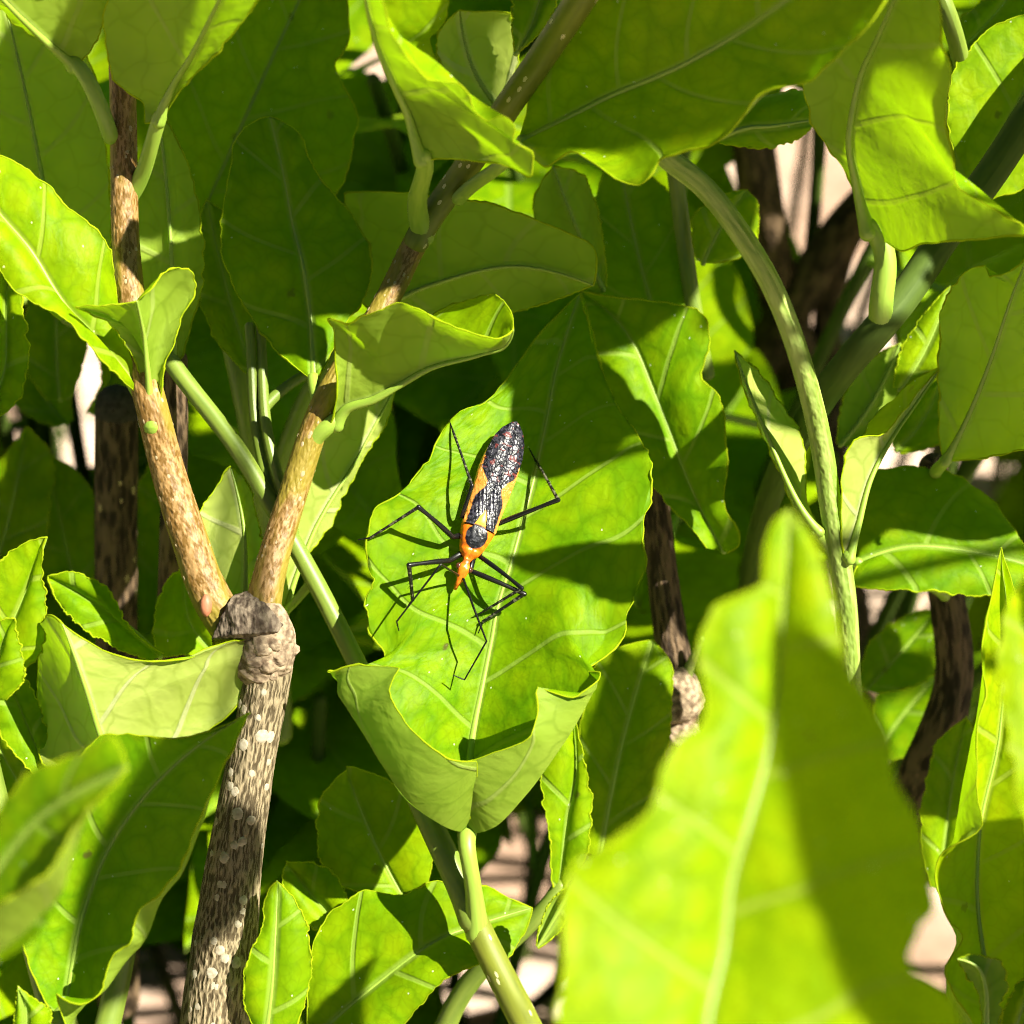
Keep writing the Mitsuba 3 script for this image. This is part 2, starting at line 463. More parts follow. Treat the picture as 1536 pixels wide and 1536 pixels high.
for k in range(500):
    c = np.array([rng.uniform(-0.35, 0.4), rng.uniform(0.15, 0.95), 0.006])
    a, b = rng.uniform(0.004, 0.016), rng.uniform(0.002, 0.006)
    th = rng.uniform(0, 6.28)
    ax = np.array([math.cos(th), math.sin(th), rng.uniform(-.3, .3)]); ax /= np.linalg.norm(ax)
    ay = np.cross([0, 0, 1], ax); az = np.cross(ax, ay)
    v, f = blob(np.zeros(3), (a, b, b * 0.5), None, 0.3, 1.5, 1, k)
    bits.append((v @ np.array([ax, ay, az]) + c, f))
put('ground_litter', join(bits), 'litter', smooth=False)
labels['ground_litter'] = {'label': 'dry twig and leaf litter scattered over the pale soil', 'category': 'litter', 'kind': 'stuff'}

# ------------------------------------------------------------------ the forked branch at the left
A = thing('leafy_branch', 'forked brown branch with white speckled bark and a split grey stub in its fork', 'branch')
add_stem(A, 'stem', '300,1720 312,1600 322,1536 338,1400 352,1290 368,1190 385,1100 400,1020 404,985 | -2 -2 -1 -1 0 0 0 0 0', [3.6, 3.4, 3.3, 3.1, 2.7, 2.4, 2.2, 2.3], 'bark_grey', 120, 32, 0.10)
_, twigL = add_stem(A, 'twig', '352,950 325,910 305,870 285,810 265,750 245,680 230,620 215,560 203,500 194,430 188,350 186,250 184,130 180,0 178,-80 | 0 1 1 1 1 1 2 1.5 1 1 0 0 0 1 2', [2.0, 1.8, 1.65, 1.5, 1.4, 1.32, 1.28, 1.25, 1.25], 'twig_bark', 150, 24, 0.07)
_, twigR = add_stem(A, 'twig', '385,960 398,890 415,820 440,740 465,660 492,595 530,530 575,460 610,390 650,320 | 0 1 0 -1 -1 -1 -2 -3 -4 -3', [2.0, 1.6, 1.45, 1.37, 1.3, 1.25, 1.22, 1.22, 1.25], 'twig_bark', 150, 24, 0.07)
add_stem(A, 'twig', '625,362 650,320 700,250 760,162 815,82 870,0 920,-80 | -3.6 -3 0 7 12 18 22', [1.3, 1.3, 1.3, 1.3, 1.35, 1.35], 'stem_olive', 80, 20, 0.05)
add_stem(A, 'knot', '392,1000 402,965 395,925 | 0 1 1', [2.2, 2.15, 1.9], 'callus_tan', 90, 56, 0.5)
rng = np.random.default_rng(21)
for x, y, h, r in ((424, 955, 2.2, .75), (431, 975, 1.4, .8), (418, 985, 2.6, .7), (402, 1000, 2.8, .75), (384, 992, 2.9, .6), (427, 1000, 1.2, .65), (338, 950, 1.2, .7), (346, 968, 1.4, .7), (412, 968, 3.2, .6), (395, 975, 3.3, .6), (408, 1012, 2.2, .5)):
    put(A + '__callus', blob(at(x, y, h), (r * rng.uniform(.8, 1.3) * MM, r * rng.uniform(.7, 1.1) * MM, r * .7 * MM), CAMAX, 0.6, 2.4, 3, int(x)), 'callus_tan')
hull = trimesh.convex.convex_hull(np.array([at(*q) for q in ((352, 893, 2), (375, 884, 1), (398, 905, 3), (428, 938, 3), (418, 950, 4), (352, 952, 4.5), (315, 960, 3), (340, 905, 4), (372, 915, 5), (318, 975, 0), (420, 960, -1), (360, 890, -2))]))
for _ in range(4):
    hull = hull.subdivide()
hv = np.array(hull.vertices)
hv = hv.mean(0) + (hv - hv.mean(0)) * np.array([0.86, 0.84, 0.84])
hv = hv + (0.55 * MM) * (meshkit.fbm(hv * np.array([1500, 700, 700])) + 0.5 * meshkit.fbm(hv * 2400))[:, None] * (hv - hv.mean(0)) / np.linalg.norm(hv - hv.mean(0), axis=1, keepdims=True)
put(A + '__stub', (hv, np.array(hull.faces)), 'stub_grey', smooth=40)
put(A + '__bud', blob(at(309, 908, 3), (0.55 * MM, 1.0 * MM, 0.6 * MM), CAMAX, 0.2, 1.5, 3, 8), 'bud_red')


def on_stem(path, radii, x, y):
    """Point of a stem's surface that is seen at a photo pixel, and the outward direction there."""
    c = (path - EYE) @ np.array([RIGHT, UP, FWD]).T
    px = 768 + c[:, 0] / c[:, 2] / FIELD * 1536; py = 768 - c[:, 1] / c[:, 2] / FIELD * 1536
    k = int(np.argmin((px - x) ** 2 + (py - y) ** 2))
    r = np.interp(k / (len(path) - 1), np.linspace(0, 1, len(radii)), radii)
    t = path[min(k + 1, len(path) - 1)] - path[max(k - 1, 0)]; t /= np.linalg.norm(t)
    side = np.cross(t, -FWD); side /= np.linalg.norm(side)
    front = np.cross(side, t)
    scale = FIELD * c[k, 2] / 1536 * 1000
    off = ((x - px[k]) * (side @ RIGHT) - (y - py[k]) * (side @ UP)) * scale
    off = float(np.clip(off / r, -0.96, 0.96))
    nrm = side * off + front * math.sqrt(1 - off * off)
    return path[k] + nrm * r * MM, nrm, t


stem_path = smooth_curve(parse('300,1720 312,1600 322,1536 338,1400 352,1290 368,1190 385,1100 400,1020 404,985 | -2 -2 -1 -1 0 0 0 0 0'), 120)
stem_r = [3.6, 3.4, 3.3, 3.1, 2.7, 2.4, 2.2, 2.3]
spots = [(1190, 225, 26), (1222, 240, 22), (1105, 278, 24), (1085, 100, 22), (1110, 108, 20), (1050, 400, 18), (1145, 403, 15), (1050, 452, 20), (1070, 484, 20), (1085, 575, 24), (985, 615, 19), (1140, 605, 20), (1105, 692, 20), (1072, 706, 18), (1027, 762, 25),
         (970, 745, 17), (1022, 875, 25), (1000, 932, 18), (1110, 940, 20), (1105, 1000, 20), (1088, 1045, 20), (900, 1150, 20), (985, 1130, 18), (1012, 1172, 22), (1030, 1215, 20), (1078, 1235, 24), (895, 1295, 22), (975, 1285, 25), (990, 1332, 24),
         (925, 1395, 20), (915, 1425, 20), (975, 1500, 24), (1010, 1525, 22), (1175, 140, 14), (1200, 30, 14), (1215, 345, 14), (1205, 455, 16), (1180, 720, 14), (930, 830, 16), (880, 1440, 15), (1060, 1350, 14)]
for q, (x, y, r) in enumerate(spots):
    c, nrm, t = on_stem(stem_path, stem_r, x / 3, 1024 + y / 3)
    side = np.cross(t, nrm)
    rr = r / 3 * 0.0664 * 1.0 * MM
    put(A + '__lenticel', blob(c + nrm * 0.03 * MM, (rr * 0.95, rr * 0.8, 0.13 * MM), np.array([t, side, nrm]), 0.6, 1.6, 3, q), 'lenticel_white')
rng = np.random.default_rng(8)
small = []
for path, rad in ((twigL, [2.0, 1.8, 1.65, 1.5, 1.4, 1.32, 1.28, 1.25, 1.25]), (twigR, [2.0, 1.6, 1.45, 1.37, 1.3, 1.25, 1.22, 1.22, 1.25])):
    for q in range(110):
        k = rng.integers(6, 148)
        r = np.interp(k / 149, np.linspace(0, 1, len(rad)), rad)
        t = path[k + 1] - path[k - 1]; t /= np.linalg.norm(t)
        a = np.cross(t, [0.3, 0.2, 0.9]); a /= np.linalg.norm(a); b = np.cross(t, a)
        th = rng.uniform(0, 6.28); nrm = a * math.cos(th) + b * math.sin(th)
        s = rng.uniform(0.07, 0.19)
        small.append(blob(path[k] + nrm * r * MM, (s * 1.6 * MM, s * MM, 0.08 * MM), np.array([t, np.cross(nrm, t), nrm]), 0.3, 2, 1, q))
key = put(A + '__small_lenticels', join(small), 'pore_tan')
labels[key] = {'label': 'small pale pores dotted over the twigs', 'kind': 'stuff'}

# leaves of the forked branch
add_leaf(A, ['108,95 50,55 -20,0 -40,-50 | 3 3 8 15', '112,95 70,62 0,-5 -40,-50 | 4 7 12 15', '115,97 130,84 146,60 157,30 165,0 120,-60 -40,-50 | 4 5 6 7 9 13 15'], -1, petiole=('166,205 150,160 130,118 | 1 3 4', [0.8, 0.8, 0.75]), rib=0.45, bsdf='leaf_young')
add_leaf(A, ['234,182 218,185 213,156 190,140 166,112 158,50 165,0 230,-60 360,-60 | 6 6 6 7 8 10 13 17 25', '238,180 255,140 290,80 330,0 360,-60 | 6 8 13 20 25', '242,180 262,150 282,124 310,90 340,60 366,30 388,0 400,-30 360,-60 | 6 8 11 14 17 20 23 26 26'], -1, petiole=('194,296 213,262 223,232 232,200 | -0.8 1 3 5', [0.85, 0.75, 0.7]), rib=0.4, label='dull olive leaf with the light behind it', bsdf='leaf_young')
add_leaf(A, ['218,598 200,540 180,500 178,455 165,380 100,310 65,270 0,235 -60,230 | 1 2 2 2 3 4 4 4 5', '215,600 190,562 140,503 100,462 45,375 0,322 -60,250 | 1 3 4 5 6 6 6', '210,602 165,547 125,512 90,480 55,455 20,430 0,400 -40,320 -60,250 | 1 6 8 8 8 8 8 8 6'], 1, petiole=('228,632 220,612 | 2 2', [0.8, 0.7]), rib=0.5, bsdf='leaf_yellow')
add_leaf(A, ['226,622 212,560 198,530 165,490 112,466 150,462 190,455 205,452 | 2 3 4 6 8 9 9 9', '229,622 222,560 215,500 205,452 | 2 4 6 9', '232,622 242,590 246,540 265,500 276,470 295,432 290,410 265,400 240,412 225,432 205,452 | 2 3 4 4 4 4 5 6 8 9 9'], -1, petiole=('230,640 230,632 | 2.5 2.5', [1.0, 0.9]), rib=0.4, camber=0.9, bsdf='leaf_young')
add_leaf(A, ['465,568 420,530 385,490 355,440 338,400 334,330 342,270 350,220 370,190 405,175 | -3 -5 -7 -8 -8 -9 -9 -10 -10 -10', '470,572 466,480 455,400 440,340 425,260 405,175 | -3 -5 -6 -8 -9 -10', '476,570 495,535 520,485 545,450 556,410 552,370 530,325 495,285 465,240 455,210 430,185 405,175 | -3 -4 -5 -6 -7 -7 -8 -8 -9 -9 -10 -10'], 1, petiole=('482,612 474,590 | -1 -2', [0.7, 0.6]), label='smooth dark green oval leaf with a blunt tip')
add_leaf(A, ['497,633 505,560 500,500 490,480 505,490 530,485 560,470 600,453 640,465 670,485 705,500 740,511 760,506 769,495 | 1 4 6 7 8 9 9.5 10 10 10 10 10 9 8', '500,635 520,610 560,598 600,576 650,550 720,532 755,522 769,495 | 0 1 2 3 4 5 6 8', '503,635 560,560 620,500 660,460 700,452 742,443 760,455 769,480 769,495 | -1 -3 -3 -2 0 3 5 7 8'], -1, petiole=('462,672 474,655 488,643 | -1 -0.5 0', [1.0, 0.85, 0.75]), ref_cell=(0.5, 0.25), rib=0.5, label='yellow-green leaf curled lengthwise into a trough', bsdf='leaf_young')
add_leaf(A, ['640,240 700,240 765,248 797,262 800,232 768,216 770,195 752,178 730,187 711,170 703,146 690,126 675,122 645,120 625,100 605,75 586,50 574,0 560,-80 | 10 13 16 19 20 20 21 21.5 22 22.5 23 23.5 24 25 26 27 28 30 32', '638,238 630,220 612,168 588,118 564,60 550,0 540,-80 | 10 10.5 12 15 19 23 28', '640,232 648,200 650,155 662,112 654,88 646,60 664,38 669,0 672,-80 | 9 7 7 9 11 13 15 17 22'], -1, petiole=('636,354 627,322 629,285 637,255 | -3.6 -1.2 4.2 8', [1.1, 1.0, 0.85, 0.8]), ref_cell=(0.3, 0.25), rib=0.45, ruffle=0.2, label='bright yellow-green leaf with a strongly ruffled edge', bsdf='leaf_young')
T2_key, _ = add_leaf(A, ['778,212 790,170 800,120 830,60 880,0 960,-60 1060,-110 1180,-110 1280,-70 | 8 8 9 12 16 20 26 30 32', '778,214 895,153 1024,97 1107,50 1180,0 1280,-70 | 8 12 18 22 27 32',
             '778,215 830,225 862,226 900,238 935,235 1000,210 1050,200 1095,180 1160,130 1205,122 1250,84 1300,30 1320,-20 1290,-60 | 9 12 13 14 15 17 19 21 24 26 29 32 33 33',
             '778,216 800,236 822,250 845,233 862,228 890,247 925,270 955,278 975,268 985,246 1024,230 1075,214 1100,190 1160,135 1205,130 1250,90 1300,40 1330,-10 1295,-60 | 8 10 13 14 15 15.5 16 16 17 17.5 19 21 22.5 26 27 31 34 34 33'], 1, petiole=('688,298 720,270 752,247 | 0 3 6', [0.7, 0.65, 0.6]), mid=1, ref_cell=(0.5, 0.15), rib=0.42, ruffle=0.15, label='broad dark green leaf overhead with pale veins and a wavy yellow edge')

# ------------------------------------------------------------------ the slender branch that carries the insect's leaf
B = thing('leafy_branch', 'slender green branch carrying the broad sunlit leaf on which the insect sits', 'branch')
add_stem(B, 'stem', '850,1680 800,1560 765,1490 735,1430 708,1372 | 0 0 1 1 1', [1.6, 1.5, 1.4, 1.3], 'stem_olive', 60, 24, 0.06)
_, stemB = add_stem(B, 'stem', '708,1378 690,1330 662,1270 620,1180 580,1090 540,1005 495,915 445,822 400,745 350,665 300,600 255,540 230,490 | 1 0 -1 -3 -4 -4 -4 -4 -4 -5 -6 -7 -9', [1.4, 1.25, 1.1, 1.0, 0.95, 0.9, 0.9, 0.9, 0.9], 'stem_green', 120, 18, 0.05)
R7 = [
    [(705, 1228, 3.6), (697, 1247, 2.5), (699, 1247, 2), (701, 1247, 1.5), (703, 1247, 2), (706, 1247, 2.5), (697, 1228, 2.9)],
    [(716, 1146, 7.6), (664, 1240, 4.6), (680, 1205, 1.5), (703, 1188, 0), (728, 1205, 1.5), (742, 1242, 4.3), (686, 1150, 6.2)],
    [(672, 1139, 8.8), (612, 1205, 5.5), (650, 1140, 1.5), (705, 1135, -.5), (755, 1140, 1.5), (792, 1192, 5.5), (738, 1131, 7.8)],
    [(606, 1078, 9), (572, 1152, 5.5), (645, 1090, 1.5), (712, 1085, -1), (775, 1090, 1.5), (832, 1138, 6), (800, 1102, 8.5)],
    [(584, 1035, 9), (540, 1100, 5.5), (640, 1050, 1.5), (720, 1045, -1.5), (800, 1050, 1.5), (862, 1095, 6), (806, 1050, 8)],
    [(598, 1003, 8.5), (518, 1065, 5.5), (635, 1020, 1), (727, 1010, -2), (815, 1015, 1), (885, 1055, 6), (806, 1030, 7.5)],
    [(545, 1000, 7.5), (503, 1038, 5), (628, 1000, .5), (732, 985, -2.3), (825, 990, .5), (897, 1030, 5.5), (858, 1046, 7.5)],
    [(495, 1007, 6), (508, 1018, 3.5), (620, 985, .2), (738, 955, -2.7), (835, 965, .5), (898, 1018, 4.5), (900, 1012, 6.5)],
    [(555, 1003, 1.5), (562, 1000, 1), (625, 960, 0), (743, 925, -3), (840, 935, 0), (878, 1000, 2), (882, 1003, 3)],
    [(577, 985, .5), (590, 975, .2), (640, 925, -.5), (752, 890, -3.5), (850, 895, -1), (905, 968, 0), (930, 972, .5)],
    [(552, 935, .5), (572, 925, 0), (650, 890, -1), (765, 850, -4), (865, 855, -2), (925, 905, -1), (945, 912, -.5)],
    [(549, 900, .5), (572, 890, 0), (660, 855, -1.5), (775, 815, -4.7), (880, 815, -3), (942, 850, -2), (970, 850, -1.5)],
    [(560, 868, 0), (580, 855, -.5), (670, 820, -2), (784, 780, -5.3), (885, 775, -4), (942, 790, -3), (963, 792, -2.5)],
    [(548, 815, 0), (572, 810, -.5), (680, 785, -2.5), (793, 748, -6), (890, 735, -5), (950, 740, -4), (974, 740, -3.5)],
    [(560, 768, -.5), (590, 765, -1), (695, 745, -3.5), (802, 712, -7), (895, 700, -6), (955, 702, -5), (980, 702, -4.5)],
    [(600, 738, -1), (625, 732, -1.5), (715, 705, -4.5), (811, 672, -8), (890, 660, -7), (945, 660, -6.2), (962, 665, -6)],
    [(635, 703, -2), (655, 695, -2.5), (735, 665, -5.5), (821, 625, -9), (885, 618, -8.2), (926, 622, -7.5), (938, 625, -7.3)],
    [(655, 662, -3), (675, 655, -3.7), (755, 615, -7), (832, 565, -10.3), (880, 560, -9.8), (903, 570, -9.3), (911, 580, -9)],
    [(685, 622, -4.5), (705, 615, -5), (780, 570, -8.5), (843, 525, -11.3), (872, 520, -11), (886, 525, -10.7), (893, 530, -10.5)],
    [(735, 597, -6), (748, 590, -6.5), (800, 540, -9.5), (852, 495, -12), (868, 495, -12), (880, 498, -11.8), (885, 500, -11.7)],
    [(766, 558, -7.5), (775, 552, -8), (815, 515, -10.5), (858, 475, -12.6), (868, 475, -12.6), (875, 475, -12.5), (879, 475, -12.4)],
    [(805, 505, -10), (812, 503, -10.5), (835, 480, -11.8), (865, 455, -13.2), (869, 455, -13.2), (872, 455, -13.1), (874, 455, -13)],
    [(870, 440, -13.7)] * 7]
grid = np.array([[at(*q) for q in r] for r in R7])
for q in range(1, 7):
    grid[-1, q] += RIGHT * 1e-6 * q
bug_leaf, BUGG = add_leaf(B, [grid[:, c] for c in range(7)], 1, 3, petiole=('716,1400 712,1350 705,1300 700,1265 701,1248 | 1.0 2.2 3.2 3 2', [1.2, 1.0, 0.85, 0.8, 0.85, 1.0]), ref_cell=(0.55, 0.45), rows=True, crinkle=0.2, nv=150, nu=96, rib=0.34, camber=0.15, ruffle=0.12, quilt=0.14, label='broad sunlit leaf with its base folded up into a cup, carrying the insect')
add_leaf(B, ['418,920 410,850 420,760 440,690 480,640 540,590 595,575 | -6 -5 -5 -6 -7 -9 -12', '425,925 470,800 540,680 595,575 | -8 -9 -11 -12', '432,925 450,860 470,820 510,760 550,690 575,640 595,575 | -9 -11 -12 -13 -13 -13 -12'], -1, petiole=('470,870 445,900 | -4 -6', [0.5, 0.4]), bsdf='leaf_pale')
add_stem(B, 'leaf_stalk', '374,490 378,560 384,640 402,720 425,790 | -8 -7 -6 -5 -5', [0.5, 0.55, 0.6], 'stem_green', 40, 12)
add_stem(B, 'leaf_stalk', '390,490 394,560 400,640 416,710 440,800 | -8 -7 -5 -4 -4', [0.5, 0.55, 0.6], 'stem_green', 40, 12)
add_stem(B, 'leaf_stalk', '478,552 430,580 396,612 | -8 -7 -6', [0.5, 0.55, 0.6], 'stem_green', 30, 12)

# ------------------------------------------------------------------ curved pale stem with young leaves at the right
Cc = thing('leafy_branch', 'arching pale green stem with a pair of narrow folded young leaves', 'branch')
add_stem(Cc, 'stem', '985,215 1005,240 1050,275 1100,335 1145,405 1178,475 1205,555 1222,620 1236,690 1246,760 1258,830 1268,900 1273,970 1278,1060 1290,1200 1310,1400 | 11 11 10 9 7 5 3 1 -1 -2 -3 -4 -5 -7 -12 -25', [1.05, 1.05, 1.05, 1.05, 1.1, 1.13, 1.13, 1.08, 1.0, 0.92, 0.92, 0.92], 'stem_pale', 140, 24, 0.03)
add_leaf(Cc, ['1220,800 1190,765 1170,710 1140,645 1112,575 1102,527 | -3 -4 -4.5 -4.5 -5 -6', '1225,800 1197,757 1150,652 1102,527 | -2 -2 -2.5 -6', '1228,790 1212,745 1208,700 1200,642 1168,598 1130,550 1102,527 | -4 -5 -6 -7 -8 -7 -6'], -1, petiole=('1258,840 1240,815 | -3 -3', [0.7, 0.6]), rib=0.35, ruffle=0.05, camber=0.3, bsdf='leaf_pale')
add_leaf(Cc, ['1266,838 1263,790 1262,735 1268,685 1292,660 1328,652 1345,630 1385,580 1412,550 | -2 -1 -.5 -.5 -.8 -2 -3 -5 -6', '1270,838 1285,790 1305,720 1340,655 1375,605 1412,550 | -2 -2 -2.5 -3.5 -5 -6', '1270,836 1275,770 1282,700 1300,645 1335,605 1380,566 1412,550 | -3 -5 -7 -8 -8 -7.5 -6'], -1, petiole=('1268,850 1269,842 | -3 -3', [0.7, 0.6]), ref_cell=(0.3, 0.3), rib=0.35, ruffle=0.05, camber=0.2, bsdf='leaf_pale')

# ------------------------------------------------------------------ dark green diagonal stem, upper right
D = thing('leafy_branch', 'dark green slanting stem at the upper right bearing a big backlit leaf', 'branch')
add_stem(D, 'stem', '1680,0 1600,90 1536,185 1480,270 1420,350 1370,425 1320,490 1260,560 1200,650 1150,760 1120,900 | -2 -2 -2 -2 -1 0 2 -2 -10 -25 -45', [1.65, 1.6, 1.6, 1.55, 1.5, 1.4, 1.3, 1.2], 'stem_dark', 90, 24, 0.05)
add_leaf(D, ['1306,348 1290,310 1270,270 1240,220 1215,170 1205,115 1220,60 1260,0 1310,-50 1365,-80 | 5 5 5.5 6.5 8 10 13 16 20 25', '1308,345 1285,270 1275,200 1290,120 1320,50 1345,-10 1365,-80 | 5 7 10 13 18 22 26', '1312,352 1345,375 1380,366 1440,360 1505,354 1538,350 1530,340 1505,330 1475,310 1440,280 1430,230 1420,180 1425,110 1405,60 1405,0 1390,-60 1365,-80 | 5 7 10 14 17 19 20 20 20 20 21 22 24 26 27 27 26'], -1, petiole=('1323,494 1321,468 1324,435 1328,395 | 1.6 3 4 4.5', [1.2, 1.1, 0.95]), rib=0.45, label='large backlit leaf with glowing yellow-green underside', bsdf='leaf_young')
add_leaf(D, ['1438,298 1432,240 1420,180 1422,130 1432,100 1455,70 1490,40 1536,20 1600,-10 | -8', '1440,300 1500,200 1560,90 1600,-10 | -9 -9 -9 -9', '1445,305 1520,290 1600,220 1640,100 1600,-10 | -8'], 1, petiole=('1430,338 1438,315 | -2 -6', [0.7, 0.6]))
add_leaf(D, ['1415,690 1408,640 1410,560 1412,470 1425,435 1445,408 1475,398 1490,415 1520,405 1545,380 | -8 -7 -6 -4 -3 -2 -1 0 1 2', '1418,692 1455,620 1490,530 1520,440 1545,380 | -8 -5 -2 1 2', '1420,692 1500,682 1560,660 1600,560 1590,450 1545,380 | -8 -4 0 3 4 2'], -1, petiole=('1401,715 1406,704 1412,698 | -21 -15 -11', [0.7, 0.6]), bsdf='leaf_young')
add_leaf(D, ['1425,80 1440,30 1470,5 1530,-30 | -14', '1430,85 1480,35 1530,-30 | -14', '1440,88 1500,60 1560,20 1530,-30 | -14'], 1)
add_stem(D, 'leaf_stalk', '1405,-20 1425,30 1438,75 1452,150 1456,230 1440,310 | -4 -5 -8 -12 -12 -3', [0.9, 0.9, 0.9], 'stem_green', 30, 14)
add_leaf(D, ['1075,200 1110,160 1150,140 1200,135 1225,180 | 3 4 4 3 2', '1075,207 1140,190 1225,181 | 5 6 4', '1080,215 1130,218 1200,205 1225,182 | 4'], 1)
add_leaf(D, ['1340,580 1350,530 1380,480 1425,430 | -16', '1350,585 1395,510 1425,430 | -16', '1360,590 1410,560 1430,500 1425,430 | -16'], 1)
add_leaf(D, ['1255,665 1262,610 1300,545 1350,515 | -22', '1260,668 1310,600 1350,515 | -22', '1270,670 1330,630 1360,560 1350,515 | -22'], -1)
add_leaf(D, ['1340,670 1350,620 1385,585 1415,565 | -26', '1345,675 1385,630 1415,565 | -26', '1350,680 1410,660 1425,610 1415,565 | -26'], 1)

# ------------------------------------------------------------------ foreground and right edge
E = thing('leafy_branch', 'near blurred branch whose tall pointed leaf fills the lower right', 'branch')
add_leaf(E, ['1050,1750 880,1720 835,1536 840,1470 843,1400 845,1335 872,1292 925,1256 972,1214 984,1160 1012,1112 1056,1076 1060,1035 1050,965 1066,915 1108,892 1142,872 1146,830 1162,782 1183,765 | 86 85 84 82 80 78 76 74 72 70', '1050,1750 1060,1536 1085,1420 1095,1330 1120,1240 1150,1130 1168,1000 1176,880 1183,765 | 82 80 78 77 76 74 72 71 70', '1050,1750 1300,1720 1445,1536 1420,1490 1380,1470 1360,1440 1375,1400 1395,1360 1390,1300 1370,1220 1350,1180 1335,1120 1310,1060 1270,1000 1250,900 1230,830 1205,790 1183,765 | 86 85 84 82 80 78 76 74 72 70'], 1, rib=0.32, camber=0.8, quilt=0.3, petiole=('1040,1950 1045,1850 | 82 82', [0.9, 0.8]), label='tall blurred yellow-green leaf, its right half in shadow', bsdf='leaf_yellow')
add_stem(E, 'stem', '1040,2300 1040,2100 1038,1930 | 60 75 82', [1.5, 1.5, 1.4], 'stem_green', 20)
Er = thing('leafy_branch', 'blurred olive leaf cut off by the right edge', 'branch')
add_leaf(Er, ['1600,1330 1536,1235 1512,1120 1500,1000 1505,920 1520,885 1540,860 | 62 61 60 58 56 54 52', '1605,1330 1580,1050 1540,860 | 60 57 52', '1610,1330 1700,1200 1690,1000 1600,880 1540,860 | 64 64 62 58 52'], 1, petiole=('1620,1480 1608,1380 | 60 60', [0.9, 0.8]), bsdf='leaf_yellow')
Fb = thing('leafy_branch', 'branch at the lower right corner with an upright wavy-edged leaf half in shade', 'branch')
add_leaf(Fb, ['1520,1600 1470,1560 1450,1520 1430,1490 1418,1455 1445,1405 1428,1385 1410,1350 1398,1305 1415,1277 1440,1260 1472,1240 1464,1170 1462,1100 1478,1040 1475,960 1488,880 1502,822 | 8 10 11 11 11 10 9 9 9 10 11 12 12 12 11 9 7 5', '1515,1600 1450,1560 1420,1520 1412,1490 1410,1450 1425,1410 1415,1385 1400,1350 1394,1305 1400,1280 1420,1262 1425,1230 1432,1180 1450,1100 1462,1030 1472,960 1484,880 1502,822 | 7 8 8 8 8 8 7.5 7.5 7 8 8 8 8 8 7 7 6 5',
              '1520,1600 1480,1450 1466,1330 1470,1250 1500,1100 1510,960 1502,822 | 6 5 5 4.5 4 4 5', '1530,1600 1600,1500 1650,1350 1620,1150 1560,980 1520,880 1502,822 | 8 8 8 8 7 6 5'], 1, mid=2, ref_cell=(0.5, 0.85), ruffle=0.1, bsdf='leaf_yellow', petiole=('1560,1760 1540,1680 | 4 5', [0.9, 0.8]))
add_leaf(Fb, ['1470,1580 1463,1500 1452,1468 1437,1438 | 13', '1480,1580 1480,1500 1470,1455 1437,1438 | 15', '1500,1580 1500,1500 1510,1480 1505,1455 1490,1437 1465,1432 1437,1438 | 14'], -1)
add_leaf(Fb, ['1500,1580 1505,1520 1520,1480 1560,1450 | 10', '1510,1580 1530,1520 1560,1450 | 10', '1530,1580 1580,1540 1560,1450 | 10'], 1)
add_stem(Fb, 'stem', '1590,1900 1570,1800 1550,1700 1520,1600 | -5 2 5 7', [1.6, 1.5, 1.4], 'stem_green', 24)

# ------------------------------------------------------------------ lower left
G = thing('leafy_branch', 'branch at the lower left with large leaves rolled up along their edges', 'branch')
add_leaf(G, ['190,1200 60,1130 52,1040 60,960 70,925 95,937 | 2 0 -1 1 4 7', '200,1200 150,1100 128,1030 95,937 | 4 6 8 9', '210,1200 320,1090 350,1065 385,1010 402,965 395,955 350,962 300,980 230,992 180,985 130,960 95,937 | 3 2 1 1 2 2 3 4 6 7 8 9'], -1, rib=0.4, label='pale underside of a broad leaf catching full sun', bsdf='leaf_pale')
add_leaf(G, ['90,1540 40,1440 20,1350 40,1230 110,1140 165,1102 270,1104 330,1090 373,1070 | 10 10 10 10 11 11 12 13 14', '95,1540 110,1430 150,1300 230,1180 373,1070 | 9 8 8 10 14', '105,1545 115,1530 140,1505 190,1450 235,1395 260,1335 290,1290 312,1235 340,1150 360,1105 373,1070 | 10 10 11 12 12.5 13 13.5 14 14.5 14.5 14.5', '100,1540 85,1492 120,1505 150,1490 165,1440 195,1415 213,1362 240,1340 275,1290 300,1230 330,1160 355,1110 373,1070 | 12 13 14 14 15 16 16 16.5 17 17.5 17.5 16.5 15'], 1, ref_cell=(0.5, 0.2), ruffle=0.1)
add_leaf(G, ['-90,1460 -60,1300 0,1208 25,1180 60,1150 120,1130 165,1105 190,1150 | 53.0 55.0 57.0 58.0 59.0 60.0 61.0 61.0', '-90,1465 0,1300 80,1210 190,1152 | 53.0 55.0 58.0 61.0', '-90,1500 0,1450 60,1410 100,1350 125,1280 142,1220 190,1157 | 55.0 56.0 57.0 57.5 58.5 59.5 61.0', '-90,1470 -20,1370 20,1345 70,1310 110,1250 150,1200 190,1155 | 57.0 59.0 60.0 61.0 61.5 62.0 61.5'], 1, ref_cell=(0.5, 0.2), ruffle=0.1)
add_leaf(G, ['-60,1010 -60,930 -10,850 40,815 70,806 | 3', '-30,1020 20,930 70,806 | 2', '0,1020 45,1000 62,980 66,940 64,870 70,806 | 3'], 1, bsdf='leaf_yellow')
add_leaf(G, ['-40,1050 -40,1000 -5,932 22,928 | 7', '-30,1050 0,980 22,928 | 6', '10,1050 40,1010 25,960 22,928 | 7'], 1)
add_leaf(G, ['60,1170 0,1100 -40,1000 -30,950 | 0', '70,1165 30,1060 -30,950 | -1', '78,1160 62,1070 20,985 0,965 -30,950 | 0'], 1)
add_leaf(G, ['80,1290 0,1240 -50,1140 -40,1050 | -8', '90,1280 20,1160 -40,1050 | -9', '95,1270 70,1150 20,1080 -40,1050 | -8'], 1)
